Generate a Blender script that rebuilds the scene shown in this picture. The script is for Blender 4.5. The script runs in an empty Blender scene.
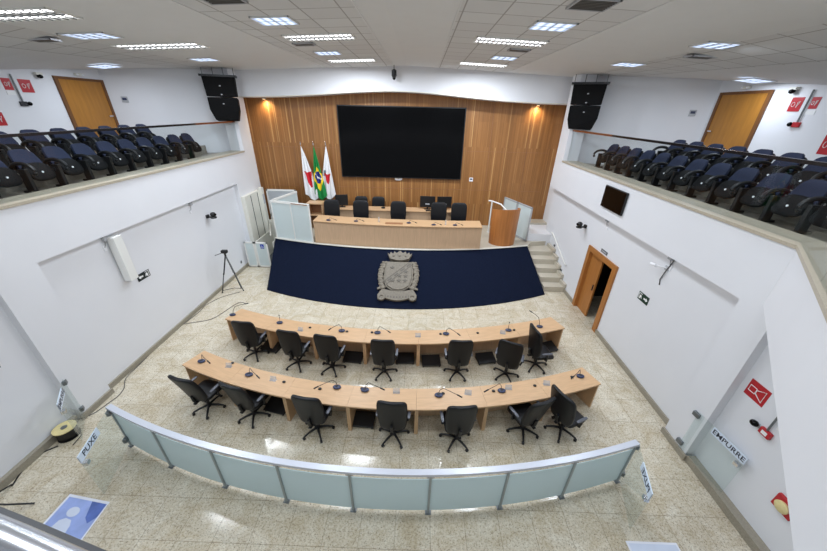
import bpy, bmesh, math, random
from mathutils import Vector, Matrix
random.seed(7)
SC = bpy.context.scene
COL = SC.collection
PI = math.pi
R = math.radians
H = 5.85                                   # eye height, metres above the chamber floor

# ------------------------------------------------------------------ camera
PITCH, YAW, ROLL, FPX = R(27.4887), R(-.7606), R(-1.3408), 318.34
cp, sp = math.cos(PITCH), math.sin(PITCH)
fwd = Vector((math.sin(YAW) * cp, math.cos(YAW) * cp, -sp))
r0 = Vector((math.cos(YAW), -math.sin(YAW), 0))
d0 = fwd.cross(r0)
cr, sr = math.cos(ROLL), math.sin(ROLL)
rgt = cr * r0 + sr * d0
dwn = -sr * r0 + cr * d0
cd = bpy.data.cameras.new('camera')
cd.sensor_width = 36
cd.lens = 36 * FPX / 827
cd.clip_start = .02
cam = bpy.data.objects.new('camera', cd)
COL.objects.link(cam)
m3 = Matrix((rgt, -dwn, -fwd)).transposed()
cam.matrix_world = Matrix.Translation((0, 0, H)) @ m3.to_4x4()
SC.camera = cam
EYE = Vector((0, 0, H))

def ray(x, y):
    return rgt * ((x - 413.5) / FPX) + dwn * ((y - 275.5) / FPX) + fwd
def pz(x, y, z=0.):                         # where a sight line meets a level plane
    d = ray(x, y); return EYE + d * ((z - H) / d.z)
def px(x, y, X):
    d = ray(x, y); return EYE + d * (X / d.x)
def py(x, y, Y):
    d = ray(x, y); return EYE + d * (Y / d.y)
def pw(x, y, a, b):                         # vertical plane through plan points a, b
    n = Vector((-(b[1] - a[1]), b[0] - a[0], 0)); d = ray(x, y)
    return EYE + d * (n.dot(Vector((a[0], a[1], 0)) - EYE) / n.dot(d))

# ------------------------------------------------------------------ materials
def lin(c):
    def f(v):
        v /= 255.
        return v / 12.92 if v <= .04045 else ((v + .055) / 1.055) ** 2.4
    return (f(c[0]), f(c[1]), f(c[2]), 1)
M = {}
def mat(name, c, rough=.5, metal=0., noise=0., nscale=8., bump=0., bscale=60., spec=.5, coat=0., stretch=None):
    m = bpy.data.materials.new(name); m.use_nodes = True
    nt = m.node_tree; b = nt.nodes['Principled BSDF']
    b.inputs['Base Color'].default_value = lin(c)
    b.inputs['Roughness'].default_value = rough
    b.inputs['Metallic'].default_value = metal
    b.inputs['Specular IOR Level'].default_value = spec
    b.inputs['Coat Weight'].default_value = coat
    tc = nt.nodes.new('ShaderNodeTexCoord'); mp = nt.nodes.new('ShaderNodeMapping')
    nt.links.new(tc.outputs['Object'], mp.inputs['Vector'])
    if stretch: mp.inputs['Scale'].default_value = stretch
    if noise:
        n = nt.nodes.new('ShaderNodeTexNoise'); n.inputs['Scale'].default_value = nscale; n.inputs['Detail'].default_value = 6
        nt.links.new(mp.outputs[0], n.inputs['Vector'])
        r = nt.nodes.new('ShaderNodeValToRGB')
        L = lin(c)
        r.color_ramp.elements[0].position = .3; r.color_ramp.elements[1].position = .7
        r.color_ramp.elements[0].color = tuple(v * (1 - noise) for v in L[:3]) + (1,)
        r.color_ramp.elements[1].color = tuple(min(1, v * (1 + noise)) for v in L[:3]) + (1,)
        nt.links.new(n.outputs['Fac'], r.inputs['Fac']); nt.links.new(r.outputs['Color'], b.inputs['Base Color'])
    if bump:
        n2 = nt.nodes.new('ShaderNodeTexNoise'); n2.inputs['Scale'].default_value = bscale
        nt.links.new(mp.outputs[0], n2.inputs['Vector'])
        bp = nt.nodes.new('ShaderNodeBump'); bp.inputs['Strength'].default_value = bump; bp.inputs['Distance'].default_value = .01
        nt.links.new(n2.outputs['Fac'], bp.inputs['Height']); nt.links.new(bp.outputs[0], b.inputs['Normal'])
    M[name] = m; return m

mat('white_wall', (226, 227, 231), .6, noise=.012, nscale=1.2, bump=.03, bscale=90)
mat('white_ceiling', (224, 224, 224), .8, noise=.02, nscale=30)
mat('white_gypsum', (226, 227, 227), .8, noise=.01, nscale=3)
mat('white_paint', (232, 232, 228), .4)
mat('off_white', (222, 220, 210), .45)
mat('coping_stone', (176, 166, 148), .4, noise=.12, nscale=45)
mat('gallery_floor', (140, 133, 121), .4, noise=.12, nscale=30)
mat('door_frame_dark', (108, 68, 32), .45, noise=.1, nscale=3, stretch=(9, 9, .8))
mat('beige_stone', (190, 182, 166), .35, noise=.12, nscale=45)
mat('base_stone', (150, 143, 128), .35, noise=.15, nscale=40)
mat('oak', (199, 162, 123), .38, noise=.08, nscale=3, stretch=(1.2, 14, 14))
mat('oak_vertical', (200, 168, 136), .42, noise=.09, nscale=3, stretch=(16, 16, .8))
mat('oak_dark', (150, 105, 72), .5, noise=.1, nscale=3, stretch=(16, 16, .8))
mat('door_wood', (166, 112, 42), .4, noise=.12, nscale=2.2, stretch=(5, 5, .7))
mat('door_frame', (168, 110, 54), .45, noise=.1, nscale=3, stretch=(9, 9, .8))
mat('lectern_wood', (176, 112, 58), .35, noise=.16, nscale=2.2, stretch=(7, 7, .35))
mat('black_leather', (14, 15, 19), .45, bump=.12, bscale=120, spec=.35)
mat('black_plastic', (18, 18, 20), .45)
mat('seat_black', (12, 12, 14), .75, spec=.2)
mat('dark_plastic', (34, 35, 40), .5)
mat('arm_pad', (88, 90, 98), .32)
mat('black_gloss', (3, 3, 4), .15, spec=.18)
mat('speaker_black', (8, 8, 9), .8, bump=.3, bscale=200, spec=.2)
mat('blue_fabric', (28, 36, 60), .9, noise=.12, nscale=60, bump=.1, bscale=200)
mat('navy_carpet', (17, 24, 42), .95, spec=.08, noise=.12, nscale=14, bump=.3, bscale=300)
mat('crest_stone', (118, 110, 97), .6, noise=.16, nscale=18, bump=.3, bscale=70)
mat('crest_dark', (96, 90, 82), .7)
mat('steel', (196, 198, 204), .25, metal=.85)
mat('chrome', (215, 215, 218), .12, metal=1)
mat('post_grey', (150, 158, 158), .4, metal=.2)
mat('grey_metal', (120, 124, 126), .4, metal=.6)
mat('rail_white', (200, 204, 214), .3, metal=.2)
mat('dark_rail', (52, 50, 52), .25, metal=.7)
mat('rail_reflection_brown', (150, 98, 66), .25, metal=.7)  # brownish reflection on the dark gallery rails, put into a colour
mat('red_sign', (180, 32, 42), .45)
mat('green_sign', (18, 52, 36), .45)
mat('black_sign', (22, 32, 32), .45)
mat('sign_white', (238, 238, 238), .5)
mat('blue_sign', (34, 66, 170), .5)
mat('mic_blue', (44, 52, 84), .4)
mat('flag_white', (236, 236, 238), .85)
mat('flag_red', (206, 28, 44), .85)
mat('flag_green', (18, 132, 62), .85)
mat('flag_yellow', (250, 216, 40), .85)
mat('flag_blue', (30, 44, 130), .85)
mat('flag_grey', (120, 134, 140), .85)
mat('pole_wood', (120, 84, 50), .5)
mat('spool_yellow', (222, 206, 150), .5, noise=.08, nscale=20)
mat('cable_grey', (74, 74, 74), .5)
mat('mesh_grey', (172, 176, 180), .5)
mat('poster_blue', (150, 168, 220), .35, noise=.2, nscale=3)
mat('poster_deep', (84, 108, 176), .35, noise=.3, nscale=4)
mat('poster_pale', (206, 214, 232), .35, noise=.05, nscale=3)
mat('poster_border', (228, 230, 240), .35)
mat('strip_white', (216, 226, 240), .35)
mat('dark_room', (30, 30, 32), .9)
mat('letter_ink', (34, 42, 60), .5)
mat('pale_grey', (176, 178, 182), .5)
mat('vent_dark', (104, 100, 94), .6)
mat('paper', (240, 240, 244), .5)

def glass(name, tint, gl=.9, rough=.02, white=0., wc=(200, 215, 215)):
    m = bpy.data.materials.new(name); m.use_nodes = True; nt = m.node_tree
    nt.nodes.remove(nt.nodes['Principled BSDF']); out = nt.nodes['Material Output']
    t = nt.nodes.new('ShaderNodeBsdfTransparent'); t.inputs['Color'].default_value = tuple(tint) + (1,)
    g = nt.nodes.new('ShaderNodeBsdfGlossy'); g.inputs['Roughness'].default_value = rough
    fr = nt.nodes.new('ShaderNodeLayerWeight')
    po = nt.nodes.new('ShaderNodeMath'); po.operation = 'POWER'; po.inputs[1].default_value = 4.5
    nt.links.new(fr.outputs['Facing'], po.inputs[0])
    mu = nt.nodes.new('ShaderNodeMath'); mu.operation = 'MULTIPLY_ADD'; mu.inputs[1].default_value = gl * .8; mu.inputs[2].default_value = gl * .03
    nt.links.new(po.outputs[0], mu.inputs[0])
    base = t.outputs[0]
    if white:
        d = nt.nodes.new('ShaderNodeBsdfDiffuse'); d.inputs['Color'].default_value = lin(wc)
        tr = nt.nodes.new('ShaderNodeBsdfTranslucent'); tr.inputs['Color'].default_value = lin(wc)
        mx = nt.nodes.new('ShaderNodeMixShader'); mx.inputs[0].default_value = .4
        nt.links.new(d.outputs[0], mx.inputs[1]); nt.links.new(tr.outputs[0], mx.inputs[2])
        m2 = nt.nodes.new('ShaderNodeMixShader'); m2.inputs[0].default_value = white
        nt.links.new(t.outputs[0], m2.inputs[1]); nt.links.new(mx.outputs[0], m2.inputs[2]); base = m2.outputs[0]
    mm = nt.nodes.new('ShaderNodeMixShader')
    nt.links.new(mu.outputs[0], mm.inputs[0]); nt.links.new(base, mm.inputs[1]); nt.links.new(g.outputs[0], mm.inputs[2])
    nt.links.new(mm.outputs[0], out.inputs['Surface']); M[name] = m
glass('clear_glass', (.965, .985, .98), .8, .02, .05, (200, 220, 220))
glass('balcony_glass', (.90, .92, .92), .4)
glass('frosted_glass', (.8, .86, .84), .5, .25, .88, (222, 236, 238))
glass('pale_glass', (.9, .94, .94), .5, .2, .92, (232, 242, 243))
glass('acrylic', (.95, .97, .98), 1.0, .05, .35, (235, 238, 242))

def emit(name, c, s, stripes=None):
    m = bpy.data.materials.new(name); m.use_nodes = True; nt = m.node_tree
    nt.nodes.remove(nt.nodes['Principled BSDF']); e = nt.nodes.new('ShaderNodeEmission')
    e.inputs['Color'].default_value = lin(c); e.inputs['Strength'].default_value = s
    if stripes:
        tc = nt.nodes.new('ShaderNodeTexCoord'); w = nt.nodes.new('ShaderNodeTexWave')
        w.inputs['Scale'].default_value = stripes; w.bands_direction = 'X'
        nt.links.new(tc.outputs['Object'], w.inputs['Vector'])
        r = nt.nodes.new('ShaderNodeMapRange'); r.inputs['To Min'].default_value = s * .55; r.inputs['To Max'].default_value = s * 1.25
        nt.links.new(w.outputs['Fac'], r.inputs['Value']); nt.links.new(r.outputs[0], e.inputs['Strength'])
    nt.links.new(e.outputs[0], nt.nodes['Material Output'].inputs['Surface']); M[name] = m
emit('lamp_blue', (206, 222, 250), 1.75, 2.4)
emit('lamp_white', (252, 253, 255), 4.5)
emit('lamp_warm', (255, 214, 150), 6.0)

def floor_mat():
    m = bpy.data.materials.new('granite_floor'); m.use_nodes = True; nt = m.node_tree; N = nt.nodes.new; Lk = nt.links.new
    b = nt.nodes['Principled BSDF']; tc = N('ShaderNodeTexCoord'); mp = N('ShaderNodeMapping')
    Lk(tc.outputs['Object'], mp.inputs['Vector'])
    n1 = N('ShaderNodeTexNoise'); n1.inputs['Scale'].default_value = 26; n1.inputs['Detail'].default_value = 8; n1.inputs['Roughness'].default_value = .75
    n2 = N('ShaderNodeTexNoise'); n2.inputs['Scale'].default_value = 2.2; n2.inputs['Detail'].default_value = 4; n2.inputs['Distortion'].default_value = 1.5
    vo = N('ShaderNodeTexNoise'); vo.inputs['Scale'].default_value = 55; vo.inputs['Detail'].default_value = 3
    for n in (n1, n2, vo): Lk(mp.outputs[0], n.inputs['Vector'])
    r1 = N('ShaderNodeValToRGB'); e = r1.color_ramp.elements
    e[0].position = .30; e[0].color = lin((128, 121, 110)); e[1].position = .62; e[1].color = lin((230, 225, 212))
    q = r1.color_ramp.elements.new(.45); q.color = lin((210, 200, 182))
    Lk(n1.outputs['Fac'], r1.inputs['Fac'])
    r2 = N('ShaderNodeValToRGB'); e = r2.color_ramp.elements
    e[0].position = .3; e[0].color = lin((222, 212, 192)); e[1].position = .7; e[1].color = lin((255, 255, 252))
    Lk(n2.outputs['Fac'], r2.inputs['Fac'])
    mx = N('ShaderNodeMixRGB'); mx.blend_type = 'MULTIPLY'; mx.inputs[0].default_value = .8
    Lk(r1.outputs[0], mx.inputs[1]); Lk(r2.outputs[0], mx.inputs[2])
    r3 = N('ShaderNodeValToRGB'); e = r3.color_ramp.elements
    e[0].position = .58; e[0].color = (1, 1, 1, 1); e[1].position = .67; e[1].color = (.32, .31, .30, 1)
    Lk(vo.outputs['Fac'], r3.inputs['Fac'])
    mx2 = N('ShaderNodeMixRGB'); mx2.blend_type = 'MULTIPLY'; mx2.inputs[0].default_value = .95
    Lk(mx.outputs[0], mx2.inputs[1]); Lk(r3.outputs[0], mx2.inputs[2])
    br = N('ShaderNodeTexBrick'); br.offset = 0; br.inputs['Scale'].default_value = 1; br.inputs['Mortar Size'].default_value = .005
    br.inputs['Brick Width'].default_value = .55; br.inputs['Row Height'].default_value = .6; br.inputs['Mortar Smooth'].default_value = .2
    br.inputs['Color1'].default_value = (1, 1, 1, 1); br.inputs['Color2'].default_value = (.93, .93, .92, 1); br.inputs['Mortar'].default_value = (.62, .6, .57, 1)
    m2 = N('ShaderNodeMapping'); m2.inputs['Location'].default_value = (.23, .07, 0); Lk(tc.outputs['Object'], m2.inputs['Vector']); Lk(m2.outputs[0], br.inputs['Vector'])
    mx3 = N('ShaderNodeMixRGB'); mx3.blend_type = 'MULTIPLY'; mx3.inputs[0].default_value = 1
    Lk(mx2.outputs[0], mx3.inputs[1]); Lk(br.outputs['Color'], mx3.inputs[2]); Lk(mx3.outputs[0], b.inputs['Base Color'])
    b.inputs['Roughness'].default_value = .14; b.inputs['Specular IOR Level'].default_value = .45
    M['granite_floor'] = m
floor_mat()

def plank_mat():
    m = bpy.data.materials.new('wood_wall'); m.use_nodes = True; nt = m.node_tree; N = nt.nodes.new; Lk = nt.links.new
    b = nt.nodes['Principled BSDF']; tc = N('ShaderNodeTexCoord'); sx = N('ShaderNodeSeparateXYZ'); Lk(tc.outputs['Object'], sx.inputs[0])
    def strip(w, seed):
        d = N('ShaderNodeMath'); d.operation = 'DIVIDE'; d.inputs[1].default_value = w; Lk(sx.outputs['X'], d.inputs[0])
        f = N('ShaderNodeMath'); f.operation = 'FLOOR'; Lk(d.outputs[0], f.inputs[0])
        z = N('ShaderNodeMath'); z.operation = 'MULTIPLY_ADD'; z.inputs[1].default_value = .42; z.inputs[2].default_value = seed; Lk(sx.outputs['Z'], z.inputs[0])
        fz = N('ShaderNodeMath'); fz.operation = 'FLOOR'; Lk(z.outputs[0], fz.inputs[0])
        c = N('ShaderNodeCombineXYZ'); Lk(f.outputs[0], c.inputs[0]); Lk(fz.outputs[0], c.inputs[1]); c.inputs[2].default_value = seed
        w2 = N('ShaderNodeTexWhiteNoise'); Lk(c.outputs[0], w2.inputs['Vector']); return w2.outputs['Value']
    a = strip(.035, 3.1); bb = strip(.16, 7.7)
    r = N('ShaderNodeValToRGB'); e = r.color_ramp.elements
    e[0].position = 0; e[0].color = lin((150, 102, 56)); e[1].position = 1; e[1].color = lin((206, 160, 104))
    q = e.new(.75); q.color = lin((166, 115, 64)); q = e.new(.93); q.color = lin((174, 124, 72))
    Lk(a, r.inputs['Fac'])
    n = N('ShaderNodeTexNoise'); n.inputs['Scale'].default_value = 3; n.inputs['Detail'].default_value = 5
    mp = N('ShaderNodeMapping'); mp.inputs['Scale'].default_value = (22, 22, .7); Lk(tc.outputs['Object'], mp.inputs[0]); Lk(mp.outputs[0], n.inputs['Vector'])
    r2 = N('ShaderNodeValToRGB'); e = r2.color_ramp.elements; e[0].position = .3; e[0].color = (.78, .76, .74, 1); e[1].position = .7; e[1].color = (1, 1, 1, 1)
    Lk(n.outputs['Fac'], r2.inputs['Fac'])
    r3 = N('ShaderNodeValToRGB'); e = r3.color_ramp.elements; e[0].color = (.86, .85, .83, 1); e[1].color = (1.0, 1, 1, 1); Lk(bb, r3.inputs['Fac'])
    x1 = N('ShaderNodeMixRGB'); x1.blend_type = 'MULTIPLY'; x1.inputs[0].default_value = .9; Lk(r.outputs[0], x1.inputs[1]); Lk(r2.outputs[0], x1.inputs[2])
    x2 = N('ShaderNodeMixRGB'); x2.blend_type = 'MULTIPLY'; x2.inputs[0].default_value = 1; Lk(x1.outputs[0], x2.inputs[1]); Lk(r3.outputs[0], x2.inputs[2])
    Lk(x2.outputs[0], b.inputs['Base Color']); b.inputs['Roughness'].default_value = .42; M['wood_wall'] = m
plank_mat()

def tile_mat():
    m = bpy.data.materials.new('ceiling_tile'); m.use_nodes = True; nt = m.node_tree; N = nt.nodes.new; Lk = nt.links.new
    b = nt.nodes['Principled BSDF']; tc = N('ShaderNodeTexCoord'); mp = N('ShaderNodeMapping'); mp.inputs['Location'].default_value = (.05, .08, 0)
    Lk(tc.outputs['Object'], mp.inputs[0])
    br = N('ShaderNodeTexBrick'); br.offset = 0; br.inputs['Scale'].default_value = 1; br.inputs['Mortar Size'].default_value = .012
    br.inputs['Brick Width'].default_value = .625; br.inputs['Row Height'].default_value = .625
    br.inputs['Color1'].default_value = lin((222, 223, 223)); br.inputs['Color2'].default_value = lin((215, 215, 215)); br.inputs['Mortar'].default_value = lin((168, 166, 163))
    Lk(mp.outputs[0], br.inputs['Vector']); Lk(br.outputs['Color'], b.inputs['Base Color']); b.inputs['Roughness'].default_value = .85
    M['ceiling_tile'] = m
tile_mat()

# ------------------------------------------------------------------ mesh builder
class MB:
    def __init__(s): s.bm = bmesh.new()
    def box(s, x0, x1, y0, y1, z0, z1, T=None):
        P = [(x, y, z) for z in (z0, z1) for y in (y0, y1) for x in (x0, x1)]
        v = [s.bm.verts.new((T @ Vector(p)) if T else p) for p in P]
        for f in ((0, 2, 3, 1), (4, 5, 7, 6), (0, 1, 5, 4), (2, 6, 7, 3), (0, 4, 6, 2), (1, 3, 7, 5)): s.bm.faces.new([v[i] for i in f])
        return s
    def cbox(s, c, d, T=None):
        return s.box(c[0] - d[0] / 2, c[0] + d[0] / 2, c[1] - d[1] / 2, c[1] + d[1] / 2, c[2] - d[2] / 2, c[2] + d[2] / 2, T)
    def prism(s, pts, z0, z1):              # plan polygon -> solid
        a = [s.bm.verts.new((p[0], p[1], z0)) for p in pts]; b = [s.bm.verts.new((p[0], p[1], z1)) for p in pts]; n = len(pts)
        s.bm.faces.new(a[::-1]); s.bm.faces.new(b)
        for i in range(n): s.bm.faces.new((a[i], a[(i + 1) % n], b[(i + 1) % n], b[i]))
        return s
    def extr(s, pts, off):                  # 3-D polygon pushed along off
        off = Vector(off); a = [s.bm.verts.new(Vector(p)) for p in pts]; b = [s.bm.verts.new(Vector(p) + off) for p in pts]; n = len(pts)
        s.bm.faces.new(a[::-1]); s.bm.faces.new(b)
        for i in range(n): s.bm.faces.new((a[i], a[(i + 1) % n], b[(i + 1) % n], b[i]))
        return s
    def tube(s, pts, r, n=8, r2=None, closed=False):
        pts = [Vector(p) for p in pts]; rings = []; m = len(pts)
        for i, p in enumerate(pts):
            if closed: t = pts[(i + 1) % m] - pts[i - 1]
            else: t = pts[min(i + 1, m - 1)] - pts[max(i - 1, 0)]
            t.normalize(); u = t.cross(Vector((0, 0, 1)))
            if u.length < .05: u = t.cross(Vector((0, 1, 0)))
            u.normalize(); w = t.cross(u)
            rr = r if r2 is None else r + (r2 - r) * i / max(1, m - 1)
            rings.append([s.bm.verts.new(p + rr * (math.cos(2 * PI * k / n) * u + math.sin(2 * PI * k / n) * w)) for k in range(n)])
        for i in range(m if closed else m - 1):
            A, B = rings[i], rings[(i + 1) % m]
            for k in range(n): s.bm.faces.new((A[k], A[(k + 1) % n], B[(k + 1) % n], B[k]))
        if not closed: s.bm.faces.new(rings[0][::-1]); s.bm.faces.new(rings[-1])
        return s
    def lathe(s, prof, c=(0, 0, 0), n=20, T=None):
        rings = []
        for r, z in prof:
            rings.append([s.bm.verts.new((lambda q: T @ q if T else q)(Vector((c[0] + r * math.cos(2 * PI * k / n), c[1] + r * math.sin(2 * PI * k / n), c[2] + z)))) for k in range(n)])
        for A, B in zip(rings, rings[1:]):
            for k in range(n): s.bm.faces.new((A[k], A[(k + 1) % n], B[(k + 1) % n], B[k]))
        s.bm.faces.new(rings[0][::-1]); s.bm.faces.new(rings[-1]); return s
    def super(s, c, a, b, h, e1=.35, e2=.35, nu=24, nv=12, fn=None):      # rounded pad
        def pw_(v, e): return math.copysign(abs(v) ** e, v)
        rows = []
        for j in range(nv + 1):
            ph = -PI / 2 + PI * j / nv; row = []
            for i in range(nu):
                th = 2 * PI * i / nu
                p = Vector((a * pw_(math.cos(ph), e1) * pw_(math.cos(th), e2), b * pw_(math.cos(ph), e1) * pw_(math.sin(th), e2), h * pw_(math.sin(ph), e1)))
                if fn: p = fn(p)
                row.append(p + Vector(c))
            rows.append(row)
        bot = s.bm.verts.new(rows[0][0]); top = s.bm.verts.new(rows[-1][0])
        V = [[s.bm.verts.new(p) for p in r] for r in rows[1:-1]]
        for i in range(nu):
            k = (i + 1) % nu
            s.bm.faces.new((bot, V[0][k], V[0][i])); s.bm.faces.new((top, V[-1][i], V[-1][k]))
            for A, B in zip(V, V[1:]): s.bm.faces.new((A[i], A[k], B[k], B[i]))
        return s
    def arcslab(s, c, r0, r1, a0, a1, z0, z1, n=14):   # angles in degrees from -Y, + towards +X
        def P(r, a): return (c[0] + r * math.sin(R(a)), c[1] - r * math.cos(R(a)))
        A = [a0 + (a1 - a0) * i / n for i in range(n + 1)]
        return s.strip([[(P(r0, a)) for a in A], [(P(r1, a)) for a in A]], z0, z1)
    def strip(s, two, z0, z1):
        A, B = two; V = []
        for p, q in zip(A, B): V.append([s.bm.verts.new((p[0], p[1], z0)), s.bm.verts.new((q[0], q[1], z0)), s.bm.verts.new((q[0], q[1], z1)), s.bm.verts.new((p[0], p[1], z1))])
        for a, b in zip(V, V[1:]):
            for k in range(4): s.bm.faces.new((a[k], a[(k + 1) % 4], b[(k + 1) % 4], b[k]))
        s.bm.faces.new(V[0][::-1]); s.bm.faces.new(V[-1]); return s
    def quad(s, *p): s.bm.faces.new([s.bm.verts.new(Vector(q)) for q in p]); return s
    def build(s, name, m, parent=None, smooth=False, bevel=0., mats=None):
        bmesh.ops.recalc_face_normals(s.bm, faces=s.bm.faces[:])
        me = bpy.data.meshes.new(name); s.bm.to_mesh(me); s.bm.free()
        for q in (mats or [m]): me.materials.append(M[q])
        o = bpy.data.objects.new(name, me); COL.objects.link(o)
        if smooth:
            for p in me.polygons: p.use_smooth = True
            try: me.set_sharp_from_angle(angle=R(42))
            except Exception: pass
        if bevel:
            b = o.modifiers.new('bevel', 'BEVEL'); b.width = bevel; b.segments = 2; b.limit_method = 'ANGLE'
        if parent: o.parent = parent
        return o

def tag(o, label, cat, group=None):
    o['label'] = label; o['category'] = cat
    if group: o['group'] = group
    return o
def thing(name, label, cat, loc=(0, 0, 0), rz=0., group=None, rx=0.):
    o = bpy.data.objects.new(name, None); COL.objects.link(o); o.empty_display_size = .1
    o.location = loc; o.rotation_euler = (rx, 0, rz)
    return tag(o, label, cat, group)
def struct(o):
    o['kind'] = 'structure'; return o
def kids(o): return [c for c in bpy.data.objects if c.parent is o]
TREE = {}
def tree(o):
    return [(c, tree(c)) for c in kids(o)]
def copy_tree(root, loc, rz, label, group=None):
    if root.name not in TREE: TREE[root.name] = tree(root)
    def cp_(o, t, par):
        c = o.copy(); COL.objects.link(c)
        if par: c.parent = par
        for ch, tt in t: cp_(ch, tt, c)
        return c
    r = cp_(root, TREE[root.name], None); r.location = loc; r.rotation_euler = (0, 0, rz)
    r['label'] = label
    if group: r['group'] = group
    return r
class Proto:                                 # first use moves the source itself, later uses copy it
    def __init__(s, root): s.root = root; s.used = False
    def put(s, loc, rz, label, group=None):
        if not s.used:
            TREE[s.root.name] = tree(s.root); s.used = True
            s.root.location = loc; s.root.rotation_euler = (0, 0, rz); s.root['label'] = label
            if group: s.root['group'] = group
            return s.root
        return copy_tree(s.root, loc, rz, label, group)
def text(name, body, size, m, parent, T, depth=.002, bold=.001):
    cu = bpy.data.curves.new(name, 'FONT'); cu.body = body; cu.size = size; cu.extrude = depth; cu.align_x = 'CENTER'; cu.align_y = 'CENTER'; cu.offset = bold
    t = bpy.data.objects.new(name + '_c', cu); COL.objects.link(t)
    dg = bpy.context.evaluated_depsgraph_get(); me = bpy.data.meshes.new_from_object(t.evaluated_get(dg))
    bpy.data.objects.remove(t); bpy.data.curves.remove(cu)
    me.materials.clear(); me.materials.append(M[m]); me.name = name
    o = bpy.data.objects.new(name, me); COL.objects.link(o); o.parent = parent; o.matrix_local = T; return o
def frame(o, xa, ya, za):                    # 4x4 from origin and axes
    m = Matrix((Vector(xa), Vector(ya), Vector(za))).transposed().to_4x4(); m.translation = Vector(o); return m
ORD = ['first', 'second', 'third', 'fourth', 'fifth', 'sixth', 'seventh', 'eighth', 'ninth', 'tenth', 'eleventh', 'twelfth', 'thirteenth']

# ------------------------------------------------------------------ room dimensions
XL, XLR, XR, XRR = -6.85, -7.0, 5.22, 5.44   # main faces and recessed faces of the side walls
ZL = 4.31                                    # gallery parapet top
YB = 14.3                                    # timber wall
ZP = 1.15                                    # podium
YLE, YRE = 13.0, 12.45                       # stage end of the galleries
def zc(x): return 7.24 - .04 * abs(x + .6)
GL, GR = -10.5, 9.0                          # outer walls of the galleries
def zgl(y): return 6.47 + .107 * (y - 9.1)
def zgr(y): return 6.47 + .11 * (y - 8.44)

struct(MB().box(-8.2, 7.6, -1.5, YB + .3, -.2, 0).build('floor', 'granite_floor'))

# left wall: recessed field, main face above it, piers either side
w = MB()
w.box(-7.35, XLR, 5.03, 12.0, 0, 3.26)
w.box(-7.35, XL, 5.03, 12.0, 3.26, ZL - .05)
w.box(-7.35, XL, 12.0, 13.9, 0, 7.3) if 0 else w.box(-7.35, XL, 12.0, YLE, 0, ZL - .05)
w.box(-7.35, XL, YLE, 13.78, 0, 7.2); w.box(-7.35, -7.12, 13.78, YB, 0, 7.2)
w.box(-7.35, XL, 4.34, 5.03, 0, ZL - .05)
w.box(-7.35, -6.98, .5, 4.34, 0, ZL - .4)
struct(w.build('wall_left', 'white_wall'))
w = MB()
DY0, DY1, DH = 7.88, 9.46, 2.14              # doorway in the right wall
w.box(XRR, 5.75, 4.52, DY0, 0, 3.25); w.box(XRR, 5.75, DY1, 12.1, 0, 3.25); w.box(XRR, 5.75, DY0, DY1, DH, 3.25)
w.box(XR, 5.75, 4.52, 12.1, 3.25, ZL - .05)
w.box(XRR, 5.75, 12.1, YRE, 0, 3.25); w.box(XR, 5.75, 12.1, YRE, 3.25, ZL - .05)
w.box(XRR, 5.75, YRE, 13.15, 0, 3.25); w.box(XR, 5.75, YRE, 13.15, 3.25, 7.2); w.box(5.68, 5.75, 13.15, YB, 0, 7.2)
w.box(XR, 5.75, 3.95, 4.52, 0, ZL - .05)
w.box(5.37, 5.75, .5, 3.95, 0, ZL - .4)
struct(w.build('wall_right', 'white_wall'))
# corridor behind the doorway
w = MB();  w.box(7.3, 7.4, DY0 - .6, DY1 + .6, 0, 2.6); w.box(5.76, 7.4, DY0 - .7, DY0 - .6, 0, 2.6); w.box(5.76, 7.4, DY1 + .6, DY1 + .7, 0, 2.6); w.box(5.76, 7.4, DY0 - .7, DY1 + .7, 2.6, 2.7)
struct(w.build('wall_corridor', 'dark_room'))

struct(MB().box(-7.4, 5.9, YB, YB + .15, .9, 7.0).build('wall_back', 'wood_wall'))
s_ = MB()
for x in (-5.35, -3.72, -2.1, -.45, 1.2, 2.85, 4.4): s_.box(x, x + .012, YB - .012, YB, 1.2, 6.3)
for z in (2.75, 4.35): s_.box(-6.9, 5.3, YB - .008, YB, z, z + .012)
struct(s_.build('trim_1', 'oak_dark'))

# bulkhead over the stage, its lower edge gently arched
bp_ = []
n = 24
for i in range(n + 1):
    x = -7.12 + (5.7 + 7.12) * i / n
    u = (x + 1.0) / 6.2
    bp_.append((x, 6.13 + .30 * math.exp(-(u * 1.9) ** 2)))
bm_ = MB()
for (xa, za), (xb, zb) in zip(bp_, bp_[1:]):
    pass
poly = [(x, 13.45, z) for x, z in bp_] + [(x, 13.45, zc(x) + .12) for x, z in bp_[::-1]]
bm_.extr(poly, (0, YB - 13.45, 0))
struct(bm_.build('wall_bulkhead', 'white_wall'))
tr = MB(); poly = [(x, 13.435, z - .0) for x, z in bp_] + [(x, 13.435, z + .035) for x, z in bp_[::-1]]
struct(tr.extr(poly, (0, .014, 0)).build('trim_2', 'off_white'))

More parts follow.
